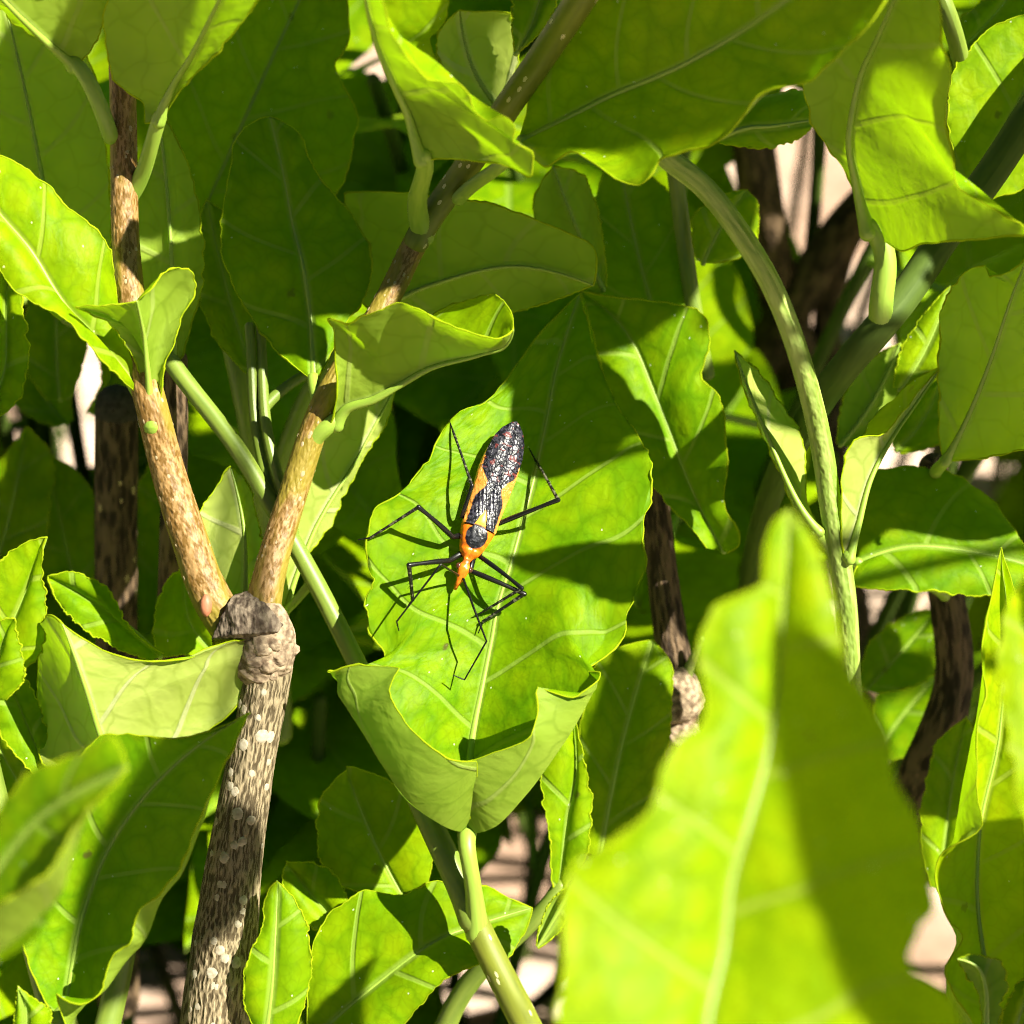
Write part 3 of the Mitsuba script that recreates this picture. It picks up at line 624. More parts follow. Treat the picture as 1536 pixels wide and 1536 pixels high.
add_leaf(G, ['20,1560 22,1530 27,1480 | 12', '35,1560 40,1520 27,1480 | 12', '60,1560 76,1520 50,1500 27,1480 | 12'], 1)
add_stem(G, 'stem', '150,1900 130,1750 110,1620 92,1530 | -10 0 6 9', [1.8, 1.6, 1.4], 'stem_green', 30)
add_stem(G, 'stem', '110,1620 -20,1560 -110,1500 | 6 30 52', [1.3, 1.2, 1.1], 'stem_green', 30)
add_stem(G, 'stem', '120,1680 190,1400 205,1200 | 3 0 3', [1.3, 1.2, 1.0], 'stem_green', 30)
add_stem(G, 'stem', '110,1620 20,1300 -40,1040 | 6 0 3', [1.3, 1.2, 1.0], 'stem_green', 30)

# ------------------------------------------------------------------ lower middle
H = thing('leafy_branch', 'low branch with broad dark leaves below the insect, sunlit along their upper edges', 'branch')
add_leaf(H, ['440,1545 460,1495 466,1450 460,1390 440,1348 416,1322 | 3', '400,1545 410,1450 416,1322 | 4 4 3', '385,1545 366,1500 366,1475 378,1420 395,1385 400,1340 416,1322 | 4'], 1)
add_leaf(H, ['460,1560 463,1450 480,1390 520,1352 545,1335 600,1343 655,1322 690,1330 720,1328 760,1345 798,1362 | -4 -5 -6 -6 -6 -6 -6 -6 -6 -6 -6', '460,1570 560,1480 680,1400 798,1362 | -4 -4 -4 -6', '470,1580 560,1570 600,1540 640,1500 665,1475 720,1445 757,1440 775,1420 798,1362 | -3 -2 -2 -2 -2 -2 -3 -4 -6'], 1)
add_leaf(H, ['590,1345 500,1320 475,1260 478,1200 500,1170 520,1155 | -12', '600,1340 560,1260 520,1155 | -13', '640,1330 650,1240 600,1180 520,1150 | -12'], 1)
add_leaf(H, ['520,1410 450,1380 425,1330 430,1295 | -9', '525,1405 470,1345 430,1295 | -10', '530,1400 520,1340 480,1300 430,1292 | -9'], 1)
add_leaf(H, ['830,1330 822,1250 812,1170 830,1110 862,1075 | -10', '838,1330 850,1230 866,1150 862,1075 | -11', '848,1330 885,1265 886,1210 880,1140 862,1075 | -10'], 1)
add_leaf(H, ['850,1330 825,1355 805,1418 | 3', '856,1332 835,1370 806,1420 | 3', '862,1335 850,1380 808,1422 | 3'], -1)
add_stem(H, 'stem', '560,1900 520,1750 470,1600 462,1555 | -30 -15 -5 -4', [1.6, 1.4, 1.1], 'stem_green', 30)
add_stem(H, 'stem', '640,1800 650,1600 700,1480 780,1400 840,1330 | -30 -20 -16 -12 -11', [1.3, 1.2, 0.8], 'stem_green', 30)

# ------------------------------------------------------------------ shaded leaves behind, left
I = thing('leafy_branch', 'shaded leaves behind the forked branch at the upper left', 'branch')
add_leaf(I, ['90,480 20,400 -30,200 -20,50 0,-20 | -10', '100,480 70,300 30,100 0,-20 | -11', '110,480 160,430 165,300 150,150 110,50 0,-20 | -10'], -1, bsdf='leaf_young')
add_leaf(I, ['250,540 215,480 205,350 215,230 238,178 | -8', '262,540 258,400 250,280 238,178 | -7', '270,540 290,480 304,420 305,360 296,290 270,220 250,185 238,178 | -8'], -1, bsdf='leaf_young')
add_leaf(I, ['290,330 250,200 250,60 330,-60 480,-60 | -22', '300,330 380,150 440,20 480,-60 | -24', '320,340 440,350 515,275 530,230 536,180 520,140 502,98 524,60 522,0 480,-60 | -22'], 1)
add_leaf(I, ['370,560 310,480 290,390 310,300 | -17', '380,560 345,450 310,300 | -17', '390,560 400,450 360,340 310,300 | -17'], 1)
add_leaf(I, ['230,990 150,960 100,920 72,866 | -8', '240,985 160,915 72,866 | -9', '245,980 190,928 150,876 100,858 72,864 | -8'], 1)
add_leaf(I, ['360,905 300,900 285,830 290,790 315,745 345,700 | -2 -2 -3 -3 -4 -4', '367,905 368,830 345,700 | -3 -4 -5', '372,905 390,830 385,760 370,720 345,700 | -6'], -1, bsdf='leaf_pale')
add_leaf(I, ['310,985 240,985 230,935 245,885 275,850 | -13', '320,980 280,915 275,850 | -14', '340,970 330,900 275,850 | -13'], 1)
add_leaf(I, ['735,160 690,140 655,60 662,45 690,15 | -12', '745,158 705,90 690,15 | -13', '760,150 775,90 765,20 690,15 | -12'], -1, bsdf='leaf_pale')
add_leaf(I, ['772,78 768,40 768,0 790,-60 | -6', '774,80 800,30 820,-60 | -6', '776,80 815,40 835,0 820,-60 | -6'], 1)
add_leaf(I, ['560,470 520,400 518,292 560,287 620,290 700,300 770,318 830,340 890,370 896,385 890,428 | -11 -12 -12 -11 -9 -8 -7 -6 -5 -5 -6', '560,475 640,430 760,400 890,428 | -12 -11 -9 -6', '565,480 620,500 700,490 770,468 830,450 890,428 | -13 -14 -13 -11 -9 -6'], -1, bsdf='leaf_young')
add_leaf(I, ['900,440 830,400 800,310 830,250 | -18', '905,435 860,330 830,250 | -18', '910,430 900,330 870,260 830,250 | -18'], -1, bsdf='leaf_young')
add_leaf(I, ['-40,640 -50,520 -20,430 10,395 | -7', '-30,640 10,530 10,395 | -8', '-20,640 35,580 42,500 30,430 10,395 | -7'], 1)
add_leaf(I, ['110,930 60,850 40,760 70,680 | -46', '125,930 95,800 70,680 | -47', '140,930 160,850 140,740 70,680 | -46'], 1)
add_leaf(I, ['-20,860 -40,760 0,690 40,640 | -42', '-10,860 20,750 40,640 | -43', '0,860 70,800 80,700 40,640 | -42'], 1)
add_leaf(I, ['90,640 20,600 10,540 60,500 | -50', '100,635 60,570 60,500 | -51', '110,630 105,580 60,500 | -50'], 1)
add_leaf(I, ['215,1000 195,880 200,760 250,660 | -44', '230,1000 240,840 250,660 | -45', '245,1000 300,880 290,750 250,660 | -44'], 1)
add_leaf(I, ['130,620 150,560 140,500 150,440 | -40', '140,620 170,540 150,440 | -41', '150,620 210,560 200,480 150,440 | -40'], 1)
add_leaf(I, ['70,600 30,520 50,420 110,330 | -38', '90,600 85,470 110,330 | -39', '105,600 135,500 140,420 110,330 | -38'], 1)
add_stem(I, 'stem', '250,1300 255,1000 262,700 264,540 | -40 -25 -14 -9', [1.8, 1.6, 1.2], 'bark_brown', 40)
add_stem(I, 'stem', '264,560 150,500 100,478 | -10 -12 -12', [1.0, 0.8, 0.7], 'stem_green', 20)
add_stem(I, 'stem', '420,1100 400,800 360,560 300,330 | -40 -30 -20 -25', [1.5, 1.4, 1.2], 'stem_green', 30)
add_stem(I, 'stem', '400,800 480,560 560,475 | -30 -18 -13', [1.2, 1, .8], 'stem_green', 24)

# ------------------------------------------------------------------ middle, behind
J = thing('leafy_branch', 'brown stem with peeling bark to the right of the insect, dark leaf above it', 'branch')
add_stem(J, 'stem', '1010,1500 1008,1300 1015,1150 1018,1050 1005,950 992,850 980,740 950,600 | -45 -38 -30 -27 -26 -25 -24 -24', [2.6, 2.6, 2.8, 2.6, 1.9, 1.7, 1.5, 1.2], 'bark_brown', 90, 24, 0.15)
put(J + '__callus', blob(at(1012, 1045, -25), (2.6 * MM, 2.6 * MM, 2.6 * MM), CAMAX, 0.5, 2.5, 4, 13), 'callus_tan')
put(J + '__callus', blob(at(1012, 1110, -27), (2.4 * MM, 3.2 * MM, 2.6 * MM), CAMAX, 0.4, 2.5, 4, 14), 'callus_tan')
add_leaf(J, ['1060,822 1020,775 985,735 940,650 900,540 872,440 | -18', '1085,828 1040,740 985,600 940,500 873,438 | -19', '1092,828 1110,815 1108,798 1085,760 1092,680 1080,600 1048,562 1062,520 1062,488 1045,463 1010,455 960,447 920,446 874,437 | -17'], 1)
add_leaf(J, ['870,1270 870,1100 890,1000 980,960 | -18', '900,1290 930,1130 980,960 | -18', '960,1270 1000,1130 1010,1010 980,960 | -18'], 1)
add_leaf(J, ['900,455 890,330 905,260 930,240 | -24', '980,465 950,350 930,240 | -24', '1030,455 1020,320 930,240 | -24'], 1)
add_leaf(J, ['1045,390 1038,330 1070,300 1120,285 | -20', '1055,395 1085,335 1120,285 | -20', '1070,395 1135,365 1138,310 1120,285 | -20'], 1)
add_stem(J, 'stem', '1060,560 1040,460 1022,330 1010,240 | -26 -24 -22 -20', [0.9, 0.9, 0.9], 'stem_green', 30)
add_stem(J, 'stem', '1018,1060 1035,1000 1055,960 | -27 -24 -22', [0.7, 0.6, 0.4], 'stem_pale', 20)

# ------------------------------------------------------------------ right, behind
K = thing('leafy_branch', 'brown speckled stem behind the tall near leaf, bearing a half shaded green leaf', 'branch')
add_stem(K, 'stem', '1270,1500 1305,1380 1345,1260 1385,1160 1420,1070 1432,1000 1425,930 1415,860 1405,780 1400,700 | -40 -38 -36 -34 -32 -31 -30 -30 -29 -20', [2.4, 2.4, 2.6, 2.6, 2.1, 1.9, 1.7, 1.5], 'bark_brown', 90, 24, 0.12)
add_leaf(K, ['1285,840 1295,740 1310,706 1385,700 1440,720 1490,755 1520,790 1545,830 1575,860 | -16 -17 -18 -19 -19 -19 -18 -17 -16', '1283,846 1380,820 1470,830 1575,860 | -15 -15 -15 -15', '1285,850 1280,875 1330,885 1400,888 1480,893 1536,882 1575,860 | -14 -13 -13 -13 -13 -13 -15'], 1, petiole=('1420,900 1350,865 1290,848 | -29 -20 -15', [0.7, 0.6]))
add_leaf(K, ['1395,1330 1380,1230 1400,1130 1450,1075 | -25', '1410,1335 1425,1200 1450,1075 | -26', '1425,1335 1470,1230 1475,1130 1450,1075 | -25'], 1)
add_leaf(K, ['1290,1030 1300,970 1345,930 1405,915 | -42', '1300,1035 1350,980 1405,915 | -43', '1315,1040 1390,1020 1415,960 1405,915 | -42'], 1)
add_leaf(K, ['1300,1130 1310,1060 1350,1010 1420,1000 | -52', '1310,1135 1360,1065 1420,1000 | -53', '1330,1140 1400,1110 1425,1050 1420,1000 | -52'], 1)
add_stem(K, 'stem', '1340,1200 1250,420 1330,300 | -150 -120 -100', [3.0, 2.6, 2.0], 'bark_brown', 40)
Ks = thing('bare_stem', 'dark brown upright stem in front of the pale soil at the upper right', 'stem')
add_stem(Ks, 'stem', '1210,640 1180,480 1155,380 1140,290 1128,200 | -140 -120 -105 -95 -90', [4.0, 3.6, 3.2, 3.0], 'bark_brown', 50)
Kt = thing('bare_stem', 'dark brown slanting stem in front of the pale soil at the upper right', 'stem')
add_stem(Kt, 'stem', '1120,560 1200,440 1250,360 1300,300 1370,230 | -125 -110 -105 -100 -95', [3.6, 3.2, 2.8, 2.4], 'bark_brown', 50)

S = thing('cut_stem', 'brown upright stem cut off square at the top, in shade at the left', 'stem')
_, cut = add_stem(S, 'stem', '178,1500 176,1300 175,1000 174,800 175,640 175,612 | -60 -50 -38 -33 -30 -29.5', [2.6, 2.5, 2.4, 2.4, 2.4], 'bark_brown', 80, 28, 0.06)
m, u2 = tube(np.array([at(175, 622, -29.6), at(175, 606, -29.4)]), np.array([2.45, 2.35]) * MM, 28, 0.06)
put(S + '__cut_end', m, 'cut_dark', u2)
rng = np.random.default_rng(3)
small = []
for q in range(60):
    k = rng.integers(8, 74)
    t = cut[k + 1] - cut[k - 1]; t /= np.linalg.norm(t)
    a = np.cross(t, [0.3, 0.2, 0.9]); a /= np.linalg.norm(a); b = np.cross(t, a)
    th = rng.uniform(0, 6.28); nrm = a * math.cos(th) + b * math.sin(th)
    s = rng.uniform(0.15, 0.35)
    small.append(blob(cut[k] + nrm * 2.42 * MM, (s * 1.6 * MM, s * MM, 0.1 * MM), np.array([t, np.cross(nrm, t), nrm]), 0.3, 2, 1, q))
put(S + '__small_lenticels', join(small), 'pore_tan')
labels[S + '__small_lenticels'] = {'label': 'pale pores on the cut stem', 'kind': 'stuff'}

# ------------------------------------------------------------------ the insect
c = (BUGG.reshape(-1, 3) - EYE) @ np.array([RIGHT, UP, FWD]).T
LPX = np.stack([768 + c[:, 0] / c[:, 2] / FIELD * 1536, 768 - c[:, 1] / c[:, 2] / FIELD * 1536], 1)
LH = (FOCUS - c[:, 2]) * 1000
rowsel = np.repeat(np.arange(BUGG.shape[0]), BUGG.shape[1]) > 66


def leaf_h(x, y):
    d = np.where(rowsel, (LPX[:, 0] - x) ** 2 + (LPX[:, 1] - y) ** 2, 1e9)
    k = np.argsort(d)[:6]
    w = 1 / (d[k] + 4)
    return float((LH[k] * w).sum() / w.sum())


def Z(x, y, up):
    x, y = 500 + x / 3.072, 540 + y / 3.072
    return at(x, y, leaf_h(x, y) + up)


X = thing('assassin_bug', 'orange and black long-legged bug resting head down on the sunlit leaf', 'insect')
head, tail = at(686, 880, leaf_h(686, 880) + 2.0), at(772, 637, leaf_h(772, 637) + 2.6)
ax = tail - head
BL = np.linalg.norm(ax); ax /= BL
q1, q2, q3 = at(640, 800, leaf_h(640, 800)), at(800, 800, leaf_h(800, 800)), at(720, 700, leaf_h(720, 700))
nz = np.cross(q2 - q1, q3 - q1); nz /= np.linalg.norm(nz)
if nz @ FWD > 0:
    nz = -nz
nz = nz * 0.6 - FWD * 0.4
nz -= ax * (nz @ ax); nz /= np.linalg.norm(nz)
ay = np.cross(nz, ax)                                      # image right is about +
if ay @ RIGHT < 0:
    ay = -ay
TT = [0, .02, .05, .08, .107, .13, .15, .17, .195, .225, .26, .30, .34, .37, .42, .48, .55, .62, .70, .78, .86, .93, .975, 1.0]
WW = [.12, .22, .36, .50, .62, .52, .38, .52, .95, 1.20, 1.40, 1.58, 1.74, 1.78, 1.74, 1.76, 1.84, 1.98, 2.04, 1.95, 1.68, 1.2, .65, .05]
HH = [.12, .22, .32, .42, .48, .42, .34, .46, .78, .95, 1.05, 1.15, 1.20, 1.10, 1.02, 1.0, 1.0, .98, .92, .85, .72, .5, .3, .05]
ZZ = [-.7, -.45, -.2, -.05, .05, .05, .05, .05, .1, .15, .2, .22, .2, .1, 0, -.05, -.05, -.05, -.1, -.1, -.1, -.1, -.1, -.1]
fw, fh, fz = (PchipInterpolator(TT, q) for q in (WW, HH, ZZ))


def bug_point(t, y, z):
    return head + ax * (t * BL) + ay * (y * MM) + nz * (z * MM)


nt, ns = 220, 64
ts = np.linspace(0, 1, nt); th = np.linspace(0, 2 * np.pi, ns + 1)
V, UV = [], []
for t in ts:
    w_, h_, z_ = fw(t), fh(t), fz(t)
    cy, sz = np.cos(th), np.sin(th)
    y = w_ * np.sign(cy) * np.abs(cy) ** 0.85
    z = z_ + h_ * np.sign(sz) * np.abs(sz) ** 0.85
    if 0.165 < t < 0.37:                                    # grooves and lobes of the pronotum
        g_ = np.exp(-((t - 0.225) / 0.012) ** 2) * 0.14 + np.exp(-(y / 0.16) ** 2) * 0.12 * (t < 0.26)
        z = z - g_ * (sz > 0)
    V.append(head + ax * (t * BL) + ay * (y * MM)[:, None] + nz * (z * MM)[:, None])
    UV.append(np.stack([np.full(ns + 1, t), np.where(sz >= 0, y, y + 10)], -1))
V, UV = np.array(V), np.array(UV)
i, j = np.meshgrid(np.arange(nt - 1), np.arange(ns), indexing='ij')
W = ns + 1
F = np.stack([i * W + j, i * W + j + 1, (i + 1) * W + j + 1, (i + 1) * W + j], -1).reshape(-1, 4)
nn = np.cross(V[100, 17] - V[100, 16], V[101, 16] - V[100, 16])
if nn @ nz < 0:
    F = F[:, ::-1]
    nn = -nn


def body_color(p, n, uv):
    t, y = uv.x, uv.y
    top = y < 5
    y = dr.select(top, y, y - 10)
    m = noise(t * 60, y * 5, 1.0)
    orange = mix((0.56, 0.105, 0.003), (0.70, 0.18, 0.008), m)
    black = mix((0.004, 0.004, 0.006), (0.035, 0.035, 0.042), smoothstep(0.45, 0.75, fbm(t * 60, y * 4, 4.0, 2)))  # grey blotches are soft highlights painted into the black
    e = dr.square((t - 0.292) / 0.070) + dr.square(y / 1.10)
    patch = 1 - smoothstep(0.9, 1.1, e + 0.25 * (noise(t * 70, y * 4, 3.0) - 0.5))
    c = mix(orange, black, dr.select(top, patch, 0.0))
    neck = smoothstep(0.125, 0.14, t) * (1 - smoothstep(0.155, 0.17, t))
    c = mix(c, (0.25, 0.05, 0.01), neck * 0.6)
    hind = smoothstep(0.35, 0.37, t)
    return mix(c, mix((0.60, 0.22, 0.03), (0.70, 0.34, 0.06), m), hind)


plain('bug_body', mikit.proc(body_color), 0.36, 0.45, lambda p, n, uv: 0.00002 * fbm(uv.x * 160, uv.y * 9, 2.0, 3) + 0.00005 * noise(uv.x * 60, uv.y * 3.5, 5.0), 3e-5)
plain('bug_black', (0.004, 0.004, 0.004), 0.30, 0.4)
plain('bug_eye', (0.06, 0.018, 0.01), 0.15, 0.7)
plain('bug_tibia', mikit.proc(lambda p, n, uv: mix((0.005, 0.005, 0.004), (0.10, 0.095, 0.06), smoothstep(0.55, 0.75, noise(p.x * 4000, p.y * 4000, p.z * 4000)))), 0.4, 0.5)
plain('bug_yellow', mikit.proc(lambda p, n, uv: mix((0.66, 0.30, 0.02), (0.75, 0.46, 0.05), noise(p.x * 3000, p.y * 3000, p.z * 3000))), 0.4)
put(X + '__body', (V.reshape(-1, 3), F), 'bug_body', UV.reshape(-1, 2))
for s in (-1, 1):
    put(X + '__eye', blob(bug_point(.112, s * .60, .12), (.30 * MM, .34 * MM, .30 * MM), np.array([ay, ax, nz]), 0.0, 1, 3), 'bug_eye')
m, u2 = tube(smooth_curve([bug_point(.01, 0, -.7), bug_point(.0, 0, -1.1), bug_point(.06, 0, -1.3), bug_point(.11, 0, -1.0)], 16), np.array([.16, .2, .2, .12]) * MM, 10)
put(X + '__rostrum', m, 'bug_body', np.stack([np.full(len(u2), 0.03), np.zeros(len(u2))], 1))


def wing_color(p, n, uv):
    t, y = uv.x, uv.y
    a = dr.abs(y)
    wid = 1.72 + 0.25 * smoothstep(0.4, 0.65, t)
    m = fbm(t * 80, y * 6, 2.0, 3)
    dark = mix((0.004, 0.004, 0.007), (0.030, 0.028, 0.040), smoothstep(0.4, 0.7, m))
    red = noise(t * 55, y * 3.5, 9.0)
    mem = mix(dark, (0.16, 0.03, 0.025), 0.6 * smoothstep(0.70, 0.82, red) * smoothstep(0.6, 0.66, t))
    tan_ = mix((0.44, 0.145, 0.016), (0.52, 0.22, 0.045), noise(t * 40, y * 3, 4.0))
    # orange outer edge, and the pale wedge between the leathery part and the membrane
    lim = 1.48 - 0.68 * smoothstep(0.50, 0.60, t)
    lim = dr.select(t > 0.60, 0.80 + 1.0 * smoothstep(0.60, 0.70, t), lim)
    lim = dr.select(t > 0.76, 9.0, lim)
    k = smoothstep(lim - 0.06, lim + 0.06, a + 0.10 * (noise(t * 90, y * 4, 6.0) - 0.5))
    return mix(mem, tan_, k)


def wing_relief(p, n, uv):
    t, y = uv.x, uv.y
    f1, f2, _ = voronoi(t * 34 + 0.5 * noise(t * 50, y * 3), y * 2.1)
    mem = smoothstep(0.56, 0.62, t)
    ribs = dr.sin((y * 1.0 + t * 6) * 16.0)
    return 0.00005 * (mem * (1 - smoothstep(0.0, 0.16, f2 - f1)) + (1 - mem) * 0.25 * ribs) + 0.00004 * fbm(t * 90, y * 6, 4.0, 3)


plain('bug_wing', mikit.proc(wing_color), 0.32, 0.32, wing_relief, 3e-5)
for s in (-1, 1):
    nt2, ns2 = 110, 40
    V2, UV2 = [], []
    for t in np.linspace(0.345, 1.012, nt2):
        k = (t - 0.345) / 0.667
        if t < 0.58:                                        # leathery part leaves the scutellum free
            inner = 0.62 * np.clip((0.455 - t) / 0.10, 0, 1) ** 0.8 + 0.02
            lo = s * inner
        else:
            lo = -s * 1.5 * np.clip((t - 0.58) / 0.1, 0, 1) * fw(min(t, 1)) / 2.0
        wide = (1.74 if t < 0.42 else float(np.interp(t, [.42, .6, .72, .82, .9, .96, 1.0, 1.012], [1.74, 1.86, 1.92, 1.84, 1.56, 1.08, .42, .03])))
        y = np.linspace(lo, s * wide, ns2)
        z0 = fz(min(t, .99)) + fh(min(t, .97)) * np.sqrt(np.clip(1 - (np.abs(y) / (fw(min(t, .97)) + 0.25)) ** 2.2, 0, 1)) + 0.16 + (0.10 if s > 0 else 0.0) * np.clip((t - .5) / .2, 0, 1)
        z0 = z0 + 0.10 * np.sin(np.pi * np.clip(np.abs(y) / wide, 0, 1)) 
        V2.append(np.array([bug_point(t, a, b) for a, b in zip(y, z0)]))
        UV2.append(np.stack([np.full(ns2, t), y], -1))
    V2, UV2 = np.array(V2), np.array(UV2)
    nrm = np.cross(np.gradient(V2, axis=1), np.gradient(V2, axis=0)); nrm /= np.linalg.norm(nrm, axis=2, keepdims=True) + 1e-15
    if nrm[50, 20] @ nz < 0:
        nrm = -nrm
    V2 = V2 + nrm * (0.07 * MM) * meshkit.fbm(np.stack([UV2[..., 0] * 70, UV2[..., 1] * 4.2, np.full(UV2.shape[:2], 3.0 + s)], -1).reshape(-1, 3)).reshape(nt2, ns2, 1)
    i, j = np.meshgrid(np.arange(nt2 - 1), np.arange(ns2 - 1), indexing='ij')
    F2 = np.stack([i * ns2 + j, i * ns2 + j + 1, (i + 1) * ns2 + j + 1, (i + 1) * ns2 + j], -1).reshape(-1, 4)
    if np.cross(V2[50, 21] - V2[50, 20], V2[51, 20] - V2[50, 20]) @ nz < 0:
        F2 = F2[:, ::-1]
    put(X + '__wing', (V2.reshape(-1, 3), F2), 'bug_wing', UV2.reshape(-1, 2))
sc = np.array([bug_point(.365, -.62, 1.25), bug_point(.365, .62, 1.25), bug_point(.455, 0, 1.2), bug_point(.39, 0, 1.45), bug_point(.365, -.5, .9), bug_point(.365, .5, .9), bug_point(.44, 0, .9)])
sm = trimesh.convex.convex_hull(sc).subdivide()
put(X + '__scutellum', (np.array(sm.vertices), np.array(sm.faces)), 'bug_yellow', smooth=50)


def bug_leg(coxa, femur0, knee, ankle, toe, fr=.25, tr=.15):
    key = numbered(X + '__leg')
    m, u2 = tube(smooth_curve([coxa, (coxa * .4 + femur0 * .6) - nz * .1 * MM, femur0], 10), np.array([.34, .3, fr]) * MM, 10)
    put(key + '__coxa', m, 'bug_black', u2)
    bend = (femur0 + knee) / 2 + nz * 0.25 * MM
    m, u2 = tube(smooth_curve([femur0, bend, knee], 30), np.array([fr, fr * 1.1, fr * .95, fr * .8, fr * 1.0]) * MM, 12)
    put(key + '__femur', m, 'bug_black', u2)
    m, u2 = tube(smooth_curve([knee, (knee + ankle) / 2 + nz * 0.12 * MM, ankle], 30), np.array([tr * 1.25, tr, tr * .9, tr * .95]) * MM, 10)
    put(key + '__tibia', m, 'bug_tibia', u2)
    m, u2 = tube(np.array([ankle, (ankle + toe) / 2, toe]), np.array([.10, .08, .05]) * MM, 8)
    put(key + '__tarsus', m, 'bug_black', u2)
    rg = np.random.default_rng(len(USED))
    hairs = []
    for q in range(70):
        k = rg.random()
        p0, p1, r0 = (femur0, knee, fr) if q % 2 else (knee, ankle, tr)
        d = rg.normal(size=3); e_ = p1 - p0; e_ /= np.linalg.norm(e_); d -= e_ * (d @ e_); d /= np.linalg.norm(d)
        b = p0 * (1 - k) + p1 * k + d * r0 * .8 * MM
        hairs.append(tube(np.array([b, b + (d + .5 * e_) * rg.uniform(.15, .35) * MM]), np.array([.018, .008]) * MM, 3)[0])
    kk = put(key + '__bristles', join(hairs), 'bug_black')
    labels[kk] = {'label': 'fine bristles along the leg', 'kind': 'stuff'}


bug_leg(bug_point(.20, -.55, -.3), Z(532, 925, 1.9), Z(348, 945, 4.0), Z(365, 1105, 1.2), Z(340, 1138, .15), .26, .2)
bug_leg(bug_point(.20, .55, -.3), Z(632, 972, 1.9), Z(880, 1078, 3.6), Z(690, 1205, .6), Z(668, 1258, .1), .26, .17)
bug_leg(bug_point(.30, -1.0, -.5), Z(548, 815, 2.0), Z(392, 678, 4.2), Z(170, 820, .4), Z(115, 828, .1), .25, .15)
bug_leg(bug_point(.27, .9, -.4), Z(675, 905, 2.0), Z(868, 1052, 4.2), Z(690, 1160, .6), Z(648, 1180, .1), .23, .15)
bug_leg(bug_point(.42, -1.2, -.5), Z(590, 720, 1.8), Z(638, 578, 4.0), Z(552, 330, .6), Z(535, 280, .1), .22, .14)
bug_leg(bug_point(.38, 1.2, -.5), Z(752, 758, 2.0), Z(1036, 645, 4.3), Z(930, 460, .6), Z(903, 408, .1), .25, .15)
for pts in ([bug_point(.06, -.3, .2), Z(495, 942, 6.0), Z(292, 1205, 4.0), Z(302, 1248, 3.4)], [bug_point(.05, .3, .2), Z(650, 1150, 4.0), Z(706, 1296, 4.2), Z(604, 1474, 2.2), Z(552, 1452, 2.0)]):
    pp = []
    for a, b in zip(pts[:-1], pts[1:]):
        pp += list(a + (b - a) * np.linspace(0, 1, 12)[:, None])[:-1]
    pp.append(pts[-1])
    m, u2 = tube(np.array(pp), np.array([.13, .12, .11, .09, .08, .07, .05]) * MM, 8)
    put(X + '__antenna', m, 'bug_black', u2)

# ------------------------------------------------------------------ the rest of the shrub: shoots behind, and unseen ones around that shade it
gaps = [(1200, 300, 50), (1285, 320, 25), (1260, 415, 28), (130, 560, 26), (95, 662, 32), (1330, 920, 45), (1365, 1085, 32), (250, 1515, 40), (700, 1510, 24), (890, 1490, 28), (770, 1290, 22), (1400, 1430, 35), (1375, 680, 30)]


lit_spots = [(690, 740, -3, 12), (640, 900, 0, 10), (700, 1060, 0, 12), (900, 940, -1, 7), (910, 735, -4, 6), (265, 720, 1, 7), (305, 830, 0, 7), (410, 800, 0, 6), (400, 1050, 0, 4), (270, 1030, 5, 10), (60, 370, 5, 10),
             (260, 450, 5, 6), (650, 180, 22, 10), (610, 60, 22, 8), (1330, 200, 16, 12), (1420, 300, 18, 10), (1160, 650, -4, 8), (1170, 470, 0, 6), (1050, 280, 5, 5), (1290, 740, -1, 5), (1000, 1350, 76, 10), (1130, 950, 74, 8), (1500, 1050, 5, 8),
             (40, 900, 3, 10), (600, 1370, -6, 6), (700, 1350, -6, 5), (1045, 510, -17, 4), (1060, 760, -17, 6), (500, 740, -9, 9), (330, 820, -10, 6), (490, 910, -4, 5), (1490, 160, -8, 8), (1400, 865, -13, 6), (420, 1430, 3, 6), (640, 520, 8, 7), (850, 1200, -10, 4), (900, 260, 12, 5), (720, 1340, 2, 4)]
SDIR = SUN / np.linalg.norm(SUN)
RAYS = [(at(x, y, h), r * MM) for x, y, h, r in lit_spots]


def soil_at(x, y):
    d = at(x, y, 0) - EYE
    return EYE + d * (-EYE[2] / d[2])


def blocks(p, half):
    for o, r in RAYS:
        q = p - o
        k = q @ SDIR
        if k > 0.004 and np.linalg.norm(q - SDIR * k) < r + half:
            return True
    return False


def pixel(p):
    c = (np.asarray(p) - EYE) @ np.array([RIGHT, UP, FWD]).T
    return 768 + c[0] / c[2] / FIELD * 1536, 768 - c[1] / c[2] / FIELD * 1536, c[2]


def generic_leaf(seed, nv=36, nu=24):
    r = np.random.default_rng(seed)
    L, Wd = 1.0, r.uniform(0.27, 0.36)
    t = np.linspace(0, 1, nv)
    prof = np.sin(np.pi * t ** 0.62) ** 0.85 * (1 - 0.25 * t)
    s = np.linspace(-1, 1, nu + 1)
    x = s[None] * (Wd * prof)[:, None]
    y = np.repeat(t[:, None], nu + 1, 1) - 0.06 * np.abs(s)[None] * (1 - t[:, None]) ** 3
    z = -r.uniform(0.1, 0.3) * t[:, None] ** 2 + r.uniform(0.1, 0.5) * np.abs(x) + 0.018 * np.sin(t[:, None] * 26 + 3 * s[None] + seed) * np.abs(s)[None] ** 3
    G = np.stack([x, y, z], -1)
    i, j = np.meshgrid(np.arange(nv - 1), np.arange(nu), indexing='ij')
    F = np.stack([i * (nu + 1) + j, i * (nu + 1) + j + 1, (i + 1) * (nu + 1) + j + 1, (i + 1) * (nu + 1) + j], -1).reshape(-1, 4)
    uv = np.stack([x * 55 + 1000.0 * (200 + seed), y * 55], -1)
    return mikit.ply((G.reshape(-1, 3), F), 'leaf_green', smooth=True, uv=uv.reshape(-1, 2))


